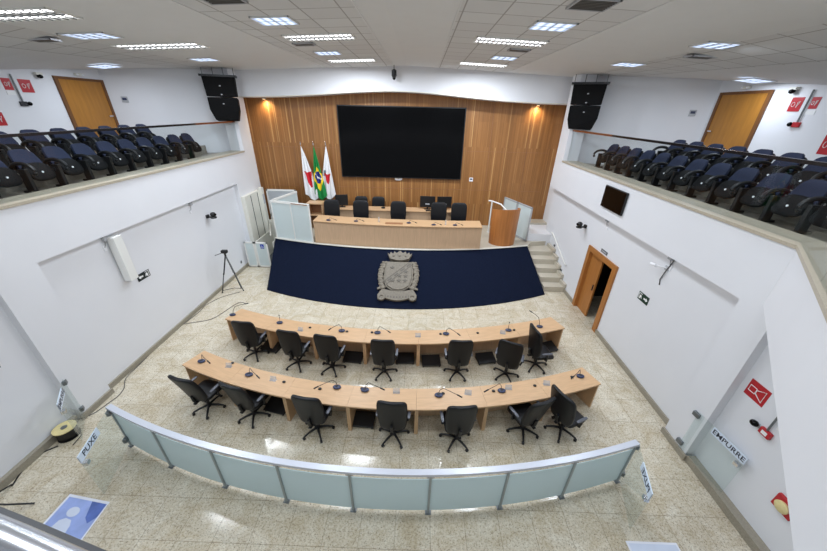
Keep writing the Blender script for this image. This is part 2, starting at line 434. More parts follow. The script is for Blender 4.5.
# ceiling: a shallow gable of plain and tiled bands
bands = [(-7.0, -3.5, 'white_gypsum'), (-3.5, -1.05, 'ceiling_tile'), (-1.05, -.6, 'white_gypsum'), (-.6, .5, 'white_gypsum'), (.5, 3.0, 'ceiling_tile'), (3.0, 5.4, 'white_gypsum')]
cb = bmesh.new(); mi = {'white_gypsum': 0, 'ceiling_tile': 1, 'white_ceiling': 2}
def cq(pts, k):
    f = cb.faces.new([cb.verts.new(p) for p in pts]); f.material_index = mi[k]
for xa, xb, k in bands:
    cq([(xa, -2, zc(xa)), (xb, -2, zc(xb)), (xb, 14.4, zc(xb)), (xa, 14.4, zc(xa))], k)
for (x0, xm, x1, zf, k0) in ((-7.0, -8.2, GL - .4, zgl, 1), (5.4, 6.9, GR + .4, zgr, 1)):
    ys = [3, 5, 6, 7, 8, 9, 10, 11, 12, 13, 14.4]
    for ya, yb in zip(ys, ys[1:]):
        def P(x, y):
            t = (x - x0) / (x1 - x0); return (x, y, zc(x0) * (1 - t) + min(zf(y), 7.1) * t)
        cq([P(x0, ya), P(xm, ya), P(xm, yb), P(x0, yb)], 'ceiling_tile'); cq([P(xm, ya), P(x1, ya), P(x1, yb), P(xm, yb)], 'white_ceiling')
me = bpy.data.meshes.new('ceiling'); cb.to_mesh(me); cb.free()
for k in ('white_gypsum', 'ceiling_tile', 'white_ceiling'): me.materials.append(M[k])
ceil = bpy.data.objects.new('ceiling', me); COL.objects.link(ceil); struct(ceil)
tr = MB()
for xa in (-3.5, -1.05, .5, 3.0):
    tr.box(xa - .012, xa + .012, 2, 13.45, zc(xa) - .012, zc(xa) + .02)
struct(tr.build('trim_3', 'white_gypsum'))
tr = MB()
def ceil_gal(x, y, side):
    x0, x1, zf = ((-7.0, GL - .4, zgl) if side < 0 else (5.4, GR + .4, zgr)); t = (x - x0) / (x1 - x0)
    return zc(x0) * (1 - t) + min(zf(y), 7.1) * t

# galleries: slabs, back steps, outer walls
gw = MB(); gw.box(GL - .3, GL, 2, 11.9, 4.2, 7.1); gw.prism([(GL, 11.9), (-7.3, 13.35), (-7.3, 13.6), (GL - .3, 12.2), (GL - .3, 11.9)], 4.2, 7.2)
struct(gw.build('wall_gallery_left', 'white_wall'))
gw = MB(); gw.box(GR, GR + .3, 2, 11.4, 4.2, 7.1); gw.prism([(GR, 11.4), (GR + .3, 11.4), (GR + .3, 11.7), (5.75, 13.2), (5.7, 12.95)], 4.2, 7.2)
struct(gw.build('wall_gallery_right', 'white_wall'))
gf = MB(); gf.box(GL, XL - .02, .5, 13.3, 4.02, 4.22) if 0 else gf.prism([(GL, .5), (XL - .5, .5), (XL - .5, 12.9), (-7.4, 13.2), (GL, 11.9)], 4.0, 4.22)
gf.prism([(GL, .5), (-8.15, .5), (-8.15, 12.75), (GL, 11.8)], 4.22, 4.5)
struct(gf.build('floor_gallery_left', 'gallery_floor'))
gf = MB(); gf.prism([(GR, .5), (GR, 11.3), (5.76, 12.8), (5.76, .5)], 4.0, 4.22); gf.prism([(GR, .5), (GR, 10.75), (6.55, 12.1), (6.55, .5)], 4.22, 4.5)
struct(gf.build('floor_gallery_right', 'gallery_floor'))
# copings of the parapets
CRN_R = (5.22, 4.37); CRN_L = (-6.85, 4.37)
cp_ = MB(); cp_.box(-7.36, XL + .03, 4.37, YLE - .002, ZL - .05, ZL); cp_.prism([(-6.82, 4.37), (-3.5, .55), (-3.9, .3), (-7.36, 4.37)], ZL - .05, ZL)
struct(cp_.build('trim_4', 'coping_stone'))
cp_ = MB(); cp_.box(XR - .03, 5.76, 4.18, YRE - .002, ZL - .05, ZL); cp_.prism([(5.19, 4.18), (5.76, 4.18), (2.5, .45), (1.97, .5)], ZL - .05, ZL)
struct(cp_.build('trim_5', 'coping_stone'))
# diagonal parapets towards the front balcony
struct(MB().prism([(5.22, 4.18), (5.6, 4.18), (2.45, .5), (2.0, .5)], 3.36, ZL - .05).build('wall_parapet_right', 'white_wall'))
struct(MB().prism([(-6.85, 4.37), (-3.53, .55), (-3.9, .4), (-7.25, 4.37)], 3.5, ZL - .05).build('wall_parapet_left', 'white_wall'))
struct(MB().box(-3.9, 2.4, .02, .22, 3.5, ZL).build('wall_parapet_front', 'white_wall'))

# skirting
bb = MB(); bb.box(XLR, XLR + .04, 5.03, 11.9, 0, .13)
bb.box(XL, XL + .04, 4.3, 5.05, 0, .13); bb.box(-6.98, -6.90, .5, 4.3, 0, .15)
struct(bb.build('baseboard_left', 'base_stone'))
bb = MB(); bb.box(XRR - .04, XRR, 4.52, DY0 - .02, 0, .13); bb.box(XRR - .04, XRR, DY1 + .02, 10.35, 0, .13)
bb.box(XR - .04, XR, 3.9, 4.54, 0, .13); bb.box(5.22, 5.37, .5, 3.9, 0, .15)
struct(bb.build('baseboard_right', 'base_stone'))

# podium
CN = (-.6, 27.6); RN = 16.47
def narc(c, r, a): return (c[0] + r * math.sin(R(a)), c[1] - r * math.cos(R(a)))
top = [narc(CN, RN, a) for a in [-18.3 + i * (17.5 + 18.3) / 20 for i in range(21)]]
bot = [narc((-.65, 20.74), 11.94, a) for a in [-23.3 + i * (26.3 + 23.3) / 20 for i in range(21)]]
pod = MB(); pod.prism(top + [(4.6, 12.3), (5.44, 12.5), (5.44, YB), (-5.75, YB)], 0, ZP)
struct(pod.build('floor_podium', 'beige_stone'))
# carpet slope
v = MB(); T_ = [v.bm.verts.new((p[0], p[1] , ZP - .02)) for p in top]; B_ = [v.bm.verts.new((p[0], p[1], .025)) for p in bot]
B0 = [v.bm.verts.new((p[0], p[1], .002)) for p in bot]; T0 = [v.bm.verts.new((p[0], p[1] - .005, .002)) for p in top]
for i in range(20):
    v.bm.faces.new((B_[i], B_[i + 1], T_[i + 1], T_[i])); v.bm.faces.new((B0[i], B0[i + 1], B_[i + 1], B_[i])); v.bm.faces.new((T0[i], T0[i + 1], B0[i + 1], B0[i])); v.bm.faces.new((T_[i], T_[i + 1], T0[i + 1], T0[i]))
v.bm.faces.new((B0[0], B_[0], T_[0], T0[0])); v.bm.faces.new((B_[20], B0[20], T0[20], T_[20]))
tag(v.build('carpet_slope', 'navy_carpet'), 'navy blue carpeted slope curving in front of the podium', 'carpet')
ed = MB(); ed.strip([[narc(CN, RN + .04, a) for a in [-18.3 + i * 35.8 / 20 for i in range(21)]], [narc(CN, RN - .05, a) for a in [-18.3 + i * 35.8 / 20 for i in range(21)]]], ZP, ZP + .02)
struct(ed.build('trim_6', 'off_white'))
# steps beside the carpet
st = MB()
for k in range(4):
    y0 = 10.28 + .37 * k; st.box(4.66 - .06 * k, XRR, y0, 12.5, .2 * k, .2 * (k + 1))
    st.box(5.34, XRR - .005, y0 - .05, y0 + .42, .2 * (k + 1), .2 * (k + 1) + .14)
st.box(4.30, XRR, 11.78, 12.5, .8, .97); st.box(5.34, XRR - .005, 11.73, 12.44, .97, 1.09)
struct(st.build('trim_steps', 'beige_stone'))
hw = MB(); hw.box(4.50, XRR + .24, 12.46, YB - .002, ZP - .2, 1.44)
struct(hw.build('wall_half', 'white_wall')); struct(MB().box(4.50, XRR + .24, 13.7, YB - .004, 1.44, 1.52).build('trim_7', 'beige_stone'))

# ------------------------------------------------------------------ doors
dr = struct(MB().box(XRR - .05, 5.62, DY0 - .02, DY0 + .16, 0, DH - .1).box(XRR - .05, 5.62, DY1 - .12, DY1 + .03, 0, DH - .1).box(XRR - .05, 5.62, DY0 - .02, DY1 + .03, DH - .1, DH + .05).build('door_1', 'door_frame'))
MB().box(5.50, 5.55, 8.72, DY1 - .12, .01, DH - .1).build('leaf', 'door_frame', dr)
MB().box(5.46, 5.50, 8.75, 8.78, .95, 1.15).build('handle', 'chrome', dr)
for side, X, ya, yb, nm in ((-1, GL, px(52, 77, GL).y, px(100, 76, GL).y, 'door_2'), (1, GR, px(774, 93, GR).y, px(723, 90, GR).y, 'door_3')):
    a, b = (X, X + .05) if side < 0 else (X - .05, X)
    zt = 6.50
    d = struct(MB().box(a, b, ya, ya + .1, 4.5, zt - .07).box(a, b, yb - .1, yb, 4.5, zt - .07).box(a, b, ya, yb, zt - .07, zt).build(nm, 'door_frame_dark'))
    MB().box(a + (.0 if side < 0 else .02), b - (.02 if side < 0 else .0), ya + .1, yb - .1, 4.5, zt - .07).build('leaf', 'door_wood', d)
    hx = b if side < 0 else a
    MB().box(min(hx, hx - side * .05), max(hx, hx - side * .05), yb - .3, yb - .16, 5.44, 5.47).build('handle', 'chrome', d)
    e = thing('emergency_light', 'small white emergency light above the orange door of the %s gallery' % ('left' if side < 0 else 'right'), 'light', (hx, (ya + yb) / 2, zt + .05), 0, 'emergency lights over gallery doors')
    MB().box(-.04, .04, -.12, .12, 0, .07).build('body', 'off_white', e, bevel=.008)
    for q in (-.08, .08): MB().super((-side * .04, q, .03), .03, .035, .03, 1, 1, 10, 6).build('lamp', 'paper', e)

# ------------------------------------------------------------------ glass balustrades of the galleries
def rail_glass(name, label, P, zb, m_rail, splits, zt=5.32):
    t = thing('glass_railing', label, 'railing', (P[0][0], P[0][1], zb))
    o = Vector((P[0][0], P[0][1], zb))
    for (a, b), n in zip(zip(P, P[1:]), splits):
        a, b = Vector((a[0], a[1], 0)), Vector((b[0], b[1], 0)); d = (b - a).normalized(); nn = Vector((-d.y, d.x, 0)); L = (b - a).length
        for i in range(n):
            s0 = a + d * (L * i / n + .008); s1 = a + d * (L * (i + 1) / n - .008)
            q = [s0 - nn * .006, s1 - nn * .006, s1 + nn * .006, s0 + nn * .006]
            MB().prism([(p.x - o.x, p.y - o.y) for p in q], 0, zt - zb - .02).build('glass_panel', 'balcony_glass', t)
    pts = [Vector((p[0], p[1], zt)) - o for p in P]
    mb = MB()
    for a, b in zip(pts, pts[1:]):
        d = (b - a).normalized(); nn = Vector((-d.y, d.x, 0)) * .03
        mb.prism([(a - nn).xy, (b - nn).xy, (b + nn).xy, (a + nn).xy], zt - zb - .025, zt - zb + .025)
    mb.build('top_rail', m_rail, t)
    return t
gl_l = rail_glass('l', 'clear glass balustrade with dark top rail along the left gallery', [(-6.98, YLE - .02), (-6.98, 4.5), (-3.8, .75)], ZL, 'dark_rail', [6, 3])
gl_r = rail_glass('r', 'clear glass balustrade with dark top rail along the right gallery', [(5.36, YRE - .02), (5.36, 4.3), (2.25, .7)], ZL, 'dark_rail', [6, 3])
MB().box(-.032, .032, -2.3, 0, .985, 1.037).build('reflection_sleeve', 'rail_reflection_brown', gl_l)  # reflection painted as a brown sleeve over the stage end of the rail
MB().box(-.032, .032, -2.6, 0, .985, 1.037).build('reflection_sleeve', 'rail_reflection_brown', gl_r)  # same painted reflection on the right gallery rail
# steel rail of the front balcony, at the lower left
t = thing('balcony_rail', 'shiny steel handrail of the front balcony at the lower left corner', 'railing', (-.6, .235, ZL))
def rr_(x, y, z): return (x + .6, y - .235, z - ZL)
RP = [(-1.9, .52), (-1.2, .365), (-.61, .232), (-.42, .187), (.1, .06), (.6, -.06)]
MB().tube([rr_(x, y, 5.247) for x, y in RP], .021, 16).build('handrail', 'steel', t, True)
MB().prism([rr_(x, y - .006, 0)[:2] for x, y in RP] + [rr_(x, y + .006, 0)[:2] for x, y in RP[::-1]], 0, .90).build('glass_panel', 'balcony_glass', t)
MB().prism([rr_(x, y + .012, 0)[:2] for x, y in RP] + [rr_(x, y + .03, 0)[:2] for x, y in RP[::-1]], .90, .93).build('rail_shadow_side', 'dark_plastic', t)  # dark strip standing in for the shaded far side of the handrail

# ------------------------------------------------------------------ gallery seats
def make_seat():
    t = thing('auditorium_seat', '', 'seat')
    # faces +X, seat tipped up, origin on the floor below the seat centre
    def bend(p): return Vector((p.x - .09 * (p.z / .25) + .04 * (p.y / .22) ** 2, p.y * (1 - .16 * max(0, p.z / .25)), p.z))
    MB().super((-.2, 0, .54), .04, .235, .24, .5, .4, 20, 10, bend).build('backrest', 'blue_fabric', t, True)
    def bend2(p): return Vector((p.x - .09 * (p.z / .25) - .045, p.y, p.z))
    MB().super((-.2, 0, .50), .03, .22, .22, .5, .35, 16, 8, bend2).build('back_shell', 'black_plastic', t, True)
    def up(p): return Vector((p.x - .09 * (p.z / .2), p.y, p.z + .03 * p.x))
    MB().super((-.085, 0, .37), .045, .205, .14, .5, .4, 20, 8, up).build('seat_cushion', 'blue_fabric', t, True)
    MB().super((-.01, 0, .365), .065, .23, .17, .7, .45, 20, 10, up).build('seat_shell', 'seat_black', t, True)
    MB().lathe([(.018, 0), (.018, .012)], (0, 0, 0), 10, Matrix.Translation((.052, 0, .365)) @ Matrix.Rotation(PI / 2, 4, 'Y')).build('seat_stud', 'paper', t)
    q = []
    for i in range(13):
        a = -.5 + i * (PI + .5) / 12
        q.append((.23 * math.cos(a) - .0, -.28, .42 + .14 * math.sin(a)))
    MB().tube(q, .036, 8).build('armrest', 'black_plastic', t, True)
    leg = MB().box(-.075, .075, -.315, -.245, .04, .46).build('leg', 'black_plastic', t, bevel=.01)
    MB().box(-.17, .17, -.315, -.245, 0, .045).build('foot', 'black_plastic', leg, bevel=.01)
    return t
seat = Proto(make_seat())
for k in range(12):
    y = 11.45 - .62 * k
    seat.put((-7.68, y, 4.22), 0, 'navy blue seat, %s from the stage end of the front row, left gallery' % ORD[k], 'front row seats of the left gallery')
for k in range(8):
    seat.put((-8.6, 10.85 - .64 * k, 4.5), 0, 'navy blue seat, %s from the stage end of the back row, left gallery' % ORD[k], 'back row seats of the left gallery')
for k in range(12):
    seat.put((6.08, 11.3 - .6 * k, 4.22), PI, 'navy blue seat, %s from the stage end of the front row, right gallery' % ORD[k], 'front row seats of the right gallery')
for k in range(9):
    seat.put((6.86, 9.6 - .6 * k, 4.5), PI, 'navy blue seat, %s from the stage end of the back row, right gallery' % ORD[k], 'back row seats of the right gallery')

# ------------------------------------------------------------------ ceiling lights, vents
def area(loc, sx, sy, power, col=(.89, .96, 1.04)):
    l = bpy.data.lights.new('lamp', 'AREA'); l.shape = 'RECTANGLE'; l.size = sx; l.size_y = sy; l.energy = power; l.color = col
    o = bpy.data.objects.new('lamp', l); COL.objects.link(o); o.location = loc; return o
PW = 46
def sq_light(x, y, z, label, power=PW, s=.3, rot=0., tilt=0., asp=(1, 1)):
    t = thing('ceiling_light', label, 'ceiling light', (x, y, z - .012), rot, 'square ceiling panels')
    t.rotation_euler.y = tilt; t.scale = (asp[0], asp[1], 1)
    f = MB()
    for a in ((-s, s, -s, -s + .02), (-s, s, s - .02, s), (-s, -s + .02, -s, s), (s - .02, s, -s, s)): f.box(*a, -.012, .01)
    f.build('frame', 'white_gypsum', t)
    MB().box(-s + .02, s - .02, -s + .02, s - .02, -.006, .0).build('diffuser', 'lamp_blue', t)
    g = MB()
    for k in ((-.15, 0, .15) if 'grid' in label or 'nearest the viewer' in label and 'gallery' in label else (0,)): g.box(k - .004, k + .004, -s + .02, s - .02, -.012, -.006); g.box(-s + .02, s - .02, k - .004, k + .004, -.012, -.006)
    g.build('grille', 'pale_grey', t)
    if power: area((x, y, z - .05), .5, .5, power, (.85, .94, 1.06))
    return t
def lou_light(x, y, z, label, power=PW * 1.5, tilt=0., a=.72, b=.28):
    t = thing('louvre_light', label, 'ceiling light', (x, y, z - .012), 0, 'louvred ceiling lights'); t.rotation_euler.y = tilt
    f = MB()
    for q in ((-a, a, -b, -b + .015), (-a, a, b - .015, b), (-a, -a + .015, -b, b), (a - .015, a, -b, b)): f.box(*q, -.015, .02)
    f.build('frame', 'white_paint', t)
    for q in (-b * .5, b * .5): MB().tube([(.04 - a, q, .002), (a - .04, q, .002)], .018, 8).build('tube', 'lamp_white', t, True)
    MB().box(.02 - a, a - .02, .02 - b, b - .02, .022, .026).build('reflector', 'lamp_white', t)
    l = MB()
    for k in range(14): xx = (k - 6.5) * 2 * (a - .04) / 14; l.box(xx - .008, xx + .008, -b + .015, b - .015, -.024, -.012)
    l.box(-a + .015, a - .015, -.012, .012, -.024, -.012)
    l.build('louvre', 'grey_metal', t)
    if power: area((x, y, z - .08), 1.1, .26, power)
    return t
tl, trr = -.04, .04
def on_ceil(p, x=None):
    z = 7.1
    for _ in range(6):
        q = pz(p[0], p[1], z); z = zc(q.x) if -7 < q.x < 5.4 else ceil_gal(q.x, q.y, -1 if q.x < 0 else 1)
    return q.x, q.y, z
for p, lab in (((275, 20), 'square bluish ceiling panel nearest the viewer in the left tiled band'), ((552, 25.5), 'square bluish ceiling panel nearest the viewer in the right tiled band'),
               ((328, 52.5), 'small far square ceiling panel in the left tiled band near the bulkhead'), ((504, 57.5), 'small far square ceiling panel in the right tiled band near the bulkhead'),
               ((91, 35), 'square grid ceiling panel over the left gallery, left of the long louvred light'), ((723, 45), 'square grid ceiling panel over the right gallery, nearest the viewer'),
               ((204, 59), 'square ceiling panel just above the left loudspeakers'), ((628, 64), 'square ceiling panel just beside the right loudspeakers')):
    x, y, z = on_ceil(p); sq_light(x, y, z, lab, PW, .3, 0, -.04 if x < 0 else .04, (1.5, .8) if 'nearest the viewer' in lab and 'gallery' in lab or 'grid' in lab else (1.1, .9))
for p, lab in (((104, 65), 'square ceiling panel nearest the orange door of the left gallery'), ((755, 78.5), 'square ceiling panel nearest the orange door of the right gallery')):
    x, y, z = on_ceil(p); sq_light(x, y, z - .02, lab, PW * .7, .3, 0, -.1 if x < 0 else .1)
for p, lab in (((320, 36.5), 'long louvred ceiling light in the left tiled band, nearest the viewer'), ((510, 41), 'long louvred ceiling light in the right tiled band, nearest the viewer'),
               ((352, 60), 'long louvred ceiling light of the left tiled band closest to the bulkhead'), ((483, 64), 'long louvred ceiling light of the right tiled band closest to the bulkhead'),
               ((161, 45.5), 'long louvred ceiling light over the left gallery edge'), ((4, 14), 'bright louvred ceiling light cut by the top left corner')):
    x, y, z = on_ceil(p); lou_light(x, y, z, lab, PW * (4 if 'bulkhead' in lab else 1.5), -.04 if x < 0 else .04, *((.95, .29) if 'gallery' in lab or 'corner' in lab else (.72, .28)))
for x, y in ((-2.3, 3.4), (1.9, 3.4), (-6.2, 3.0), (5.0, 4.2), (-2.3, .5), (1.9, .5)):
    area((x, y, zc(x) - .06), 1.1, .5, PW * 1.5)
for p, sz, lab in (((219, -4), (.27, .27), 'dark square air vent at the top edge left of the middle'), ((593, 3), (.26, .24), 'dark square air vent at the top edge right of the middle'),
                   ((304, 43.5), (.24, .14), 'narrow air vent behind the left louvred light'), ((519, 49.5), (.24, .14), 'narrow air vent behind the right louvred light'),
                   ((50, 53.5), (.24, .12), 'dark air diffuser in the ceiling of the left gallery'), ((700, 57.5), (.26, .14), 'dark air diffuser in the ceiling of the right gallery')):
    x, y, z = on_ceil(p); a, b = sz
    t = thing('ceiling_vent', lab, 'vent', (x, y, z - .02), 0, 'air vents in the ceiling'); t.rotation_euler.y = -.04 if x < 0 else .04
    f = MB()
    for q in ((-a, a, -b, -b + .025), (-a, a, b - .025, b), (-a, -a + .025, -b, b), (a - .025, a, -b, b)): f.box(*q, -.01, .02)
    f.build('frame', 'pale_grey', t)
    sl = MB()
    for k in range(8):
        yy = -b + .03 + k * (2 * b - .06) / 7; sl.box(-a + .02, a - .02, yy - .008, yy + .008, -.004, .012)
    sl.build('slats', 'vent_dark', t); MB().box(-a + .02, a - .02, -b + .02, b - .02, .012, .018).build('backing', 'vent_dark', t)
for i, p in enumerate(((262, 97), (540, 103))):
    q = py(p[0], p[1], 14.0); z = 6.12
    t = thing('downlight', 'warm recessed downlight under the %s end of the bulkhead' % ('left' if i == 0 else 'right'), 'light', (q.x, 14.14, z), 0, 'warm downlights on the timber wall')
    MB().lathe([(.07, -.02), (.07, .03)], n=16).build('ring', 'pale_grey', t, True); MB().lathe([(.05, -.026), (.05, -.021)], n=16).build('bulb', 'lamp_warm', t)
    l = bpy.data.lights.new('lamp', 'SPOT'); l.energy = 95; l.color = (1, .76, .46); l.spot_size = R(150); l.spot_blend = 1; l.shadow_soft_size = .1
    o = bpy.data.objects.new('lamp', l); COL.objects.link(o); o.location = (q.x, 14.14, z - .04); o.rotation_euler = (R(14), 0, 0)
# hanging dome camera
q = py(394, 60, 13.2)
t = thing('ceiling_camera', 'black camera hanging from the ceiling before the middle of the bulkhead', 'camera', (q.x, 13.2, zc(q.x)))
MB().tube([(0, 0, .02), (0, 0, -.14)], .015, 8).build('stem', 'grey_metal', t)
MB().lathe([(.03, 0), (.085, -.04), (.09, -.2), (.06, -.25)], (0, 0, -.12), 16).build('housing', 'black_plastic', t, True)
MB().super((0, 0, -.38), .06, .06, .07, 1, 1, 14, 8).build('dome', 'black_gloss', t, True)

# ------------------------------------------------------------------ loudspeakers
def speakers(x, y, s, lab):
    t = thing('loudspeaker', 'black two cabinet loudspeaker hung from the ceiling at the %s end of the bulkhead' % lab, 'loudspeaker', (x, y, 6.74), s * R(22), 'hanging loudspeakers')
    a = MB().extr([(-.5, 0, 0), (.5, 0, 0), (.47, 0, -.62), (-.47, 0, -.62)], (0, .42, 0)).build('upper_cabinet', 'speaker_black', t, bevel=.02)
    b = MB().extr([(-.47, .0, 0), (.47, .0, 0), (.46, .0, -.38), (.36, .12, -.70), (-.36, .12, -.70), (-.46, .0, -.38)], (0, .42, 0))
    b = b.build('lower_cabinet', 'speaker_black', t, bevel=.02); b.location = (0, .01, -.645); b.rotation_euler = (R(-7), 0, 0)
    MB().box(-.56, .56, -.05, .45, -.03, .03).build('top_bracket', 'black_plastic', t)
    for k in (-.48, -.16, .16, .48): MB().tube([(k, .2, .02), (k, .2, .36)], .012, 6).build('hanger', 'grey_metal', t)
    for zz in (-.56, -.30): MB().super((0, -.012, zz), .03, .012, .02, 1, 1, 8, 6).build('badge', 'pale_grey', a)
    MB().super((0, -.012, -.2), .03, .012, .02, 1, 1, 8, 6).build('badge', 'pale_grey', b)
speakers(-6.95, 12.5, 1, 'left'); speakers(5.45, 12.2, -1, 'right')

# ------------------------------------------------------------------ timber wall fittings
t = thing('video_screen', 'huge black video screen mounted on the timber wall', 'screen', (-.82, YB - .02, 4.59))
MB().box(-2.57, 2.57, -.1, 0, -1.38, 1.38).build('cabinet', 'black_plastic', t)
MB().box(-2.53, 2.53, -.115, -.1, -1.34, 1.34).build('panel', 'black_gloss', t)
q = py(398.5, 178, YB)
t = thing('access_point', 'small white rounded box just under the big black screen', 'router', (q.x, YB - .005, q.z))
MB().super((0, -.03, 0), .17, .03, .10, .6, .6, 16, 8).build('case', 'paper', t, True); MB().box(-.03, .03, -.066, -.056, -.02, .02).build('badge', 'pale_grey', t)
q = py(471, 179.5, YB)
t = thing('thermostat', 'small white thermostat on the timber wall right of the screen', 'thermostat', (q.x, YB - .005, q.z), 0, 'wall thermostats')
MB().box(-.08, .08, -.025, 0, -.08, .08).build('case', 'paper', t, bevel=.005); MB().box(-.05, .05, -.03, -.025, -.01, .05).build('display', 'mic_blue', t)
for p, a, b, lab in (((125, 99.5), (GL, 11.9), (-7.3, 13.35), 'left'), ((692.5, 113), (GR, 11.4), (5.7, 12.95), 'right')):
    q = pw(p[0], p[1], a, b); ang = math.atan2(b[1] - a[1], b[0] - a[0])
    t = thing('thermostat', 'small white thermostat on the white wall beside the %s gallery door' % lab, 'thermostat', q, ang if lab == 'left' else ang + PI, 'wall thermostats')
    MB().box(-.09, .09, -.03, 0, -.09, .09).build('case', 'pale_grey', t, bevel=.005); MB().box(-.06, .06, -.035, -.03, -.02, .05).build('display', 'mic_blue', t)

# flags
def flag(x, y, zt, zb, name, label, fn, w0, wl, wr):
    t = thing('flag', label, 'flag', (x, y, ZP))
    hz = zt - ZP
    MB().tube([(0, .04, .05), (0, .04, hz + .02)], .014, 8).build('pole', 'pole_wood', t, True)
    MB().lathe([(.012, 0), (.03, .04), (.004, .16)], (0, .04, hz), 10).build('finial', 'chrome', t, True)
    MB().lathe([(.15, 0), (.15, .03), (.03, .07)], (0, .04, 0), 16).build('stand', 'pole_wood', t, True)
    nu, nv = 34, 70; bm = bmesh.new(); V = []
    names = ['flag_white', 'flag_red', 'flag_green', 'flag_yellow', 'flag_blue', 'flag_grey']
    Lh = zt - zb
    for j in range(nv + 1):
        v = j / nv; row = []
        a = wl * min(1, v * 1.05) ** .9 - .02; b = wr(v)
        for i in range(nu + 1):
            u = i / nu
            xx = -a + (a + b) * u
            foot = .16 * (abs(u - .55) * 1.6) if j else 0
            zz = hz - .03 - Lh * v * (1 - foot * .9 * v)
            yy = -.02 - .05 * math.sin(u * 15 + v * 2.5) * min(1, v * 2) - .03 * math.sin(v * 3)
            row.append(bm.verts.new((xx, yy, zz)))
        V.append(row)
    for j in range(nv):
        for i in range(nu):
            f = bm.faces.new((V[j][i], V[j][i + 1], V[j + 1][i + 1], V[j + 1][i])); f.material_index = fn((i + .5) / nu, (j + .5) / nv); f.smooth = True
    me = bpy.data.meshes.new('cloth'); bm.to_mesh(me); bm.free()
    for k in names: me.materials.append(M[k])
    o = bpy.data.objects.new('cloth', me); COL.objects.link(o); o.parent = t
    so = o.modifiers.new('solid', 'SOLIDIFY'); so.thickness = .006
    return t
def f_minas(u, v):      # red triangle on white, drooping with the folds
    q = (v - .45) / .29
    return 1 if 0 < q < 1 and .10 + .42 * q < u < 1.02 - .36 * q else 0
def f_brazil(u, v):
    du, dv = (u - .5) / .62, (v - .585) / .21
    if (du * .62 / .42) ** 2 + ((v - .56) / .115) ** 2 < 1:
        return 0 if abs((v - .55) - .12 * (u - .45)) < .018 + 0 * u else 4
    return 3 if abs(du) * .9 + abs(dv) < 1.08 else 2
def f_city(u, v):
    if .5 < v < .68 and abs(u - .52) < .42 * (1 - (v - .5) / .2) : return 1
    if .44 < v < .56 and .05 < u < .32: return 5
    return 0
flag(-4.97, 13.98, 4.46, 2.2, 'm', 'white flag with a red triangle, leftmost of the three flags', f_minas, .0, .05, lambda v: .02 + .60 * v ** .8)
flag(-4.43, 13.93, 4.46, 2.24, 'b', 'green flag with yellow lozenge and blue disc, middle of the three flags', f_brazil, .0, .16, lambda v: .02 + .36 * v ** .75)
flag(-3.97, 14.1, 4.46, 2.22, 'c', 'white flag with a small red emblem, rightmost of the three flags', f_city, .0, .38, lambda v: .03 + .22 * v ** .8)

# ------------------------------------------------------------------ presiding desk and the desk behind it
def chord(P):
    return P
t = thing('presiding_desk', 'long light oak presiding desk on the podium with a panelled front', 'desk', (-.85, 11.3, ZP))
O = Vector((-.85, 11.3, 0))
ft = [Vector(p) for p in ((-4.02, 11.55), (-3.0, 11.40), (-1.9, 11.29), (-.7, 11.24), (.5, 11.24), (1.5, 11.26), (2.36, 11.33))]
rt = [p + Vector((.02, .78)) for p in ft]
def rel(L): return [(p[0] - O.x, p[1] - O.y) for p in L]
MB().strip([rel(ft), rel(rt)], .86, .90).build('desktop', 'oak', t, bevel=.006)
fp = [p + Vector((.0, .05)) for p in ft]; fp2 = [p + Vector((0, .08)) for p in ft]
MB().strip([rel(fp), rel(fp2)], 0, .86).build('front_panel', 'oak_vertical', t)
for i in (0, 3, 6):
    a = ft[i]; MB().box(a.x - O.x - (.02 if i else 0), a.x - O.x + (.02 if i < 6 else 0), a.y - O.y + .08, a.y - O.y + .74, 0, .86).build('side_panel', 'oak_vertical', t)
p = pz(394, 223.5, 2.05)
MB().box(p.x - O.x - .33, p.x - O.x + .33, p.y - O.y - .1, p.y - O.y + .12, .901, .906).build('desk_mat', 'oak_dark', t)
t = thing('rear_desk', 'long light oak desk behind the presiding chairs, against the timber wall', 'desk', (-1.0, 13.0, ZP))
MB().box(-2.95, 2.40, -.02, .58, .92, .96).build('desktop', 'oak', t, bevel=.006); MB().box(-2.85, 2.34, .02, .05, 0, .92).build('front_panel', 'oak_vertical', t)
for x in (-2.9, 2.34): MB().box(x, x + .03, .05, .56, 0, .92).build('side_panel', 'oak_vertical', t)
t = thing('shelf_unit', 'small open oak shelf box at the left end of the desks below the flags', 'shelf', (-4.38, 13.05, ZP))
MB().box(-.32, -.28, 0, .45, 0, 1.12).build('side_panel', 'oak', t); MB().box(.28, .32, 0, .45, 0, 1.12).build('side_panel', 'oak', t)
MB().box(-.34, .34, -.02, .47, 1.12, 1.16).build('top', 'oak', t); MB().box(-.28, .28, .42, .45, 0, 1.12).build('back_panel', 'oak_dark', t); MB().box(-.28, .28, .02, .42, .62, .65).build('shelf', 'oak', t)

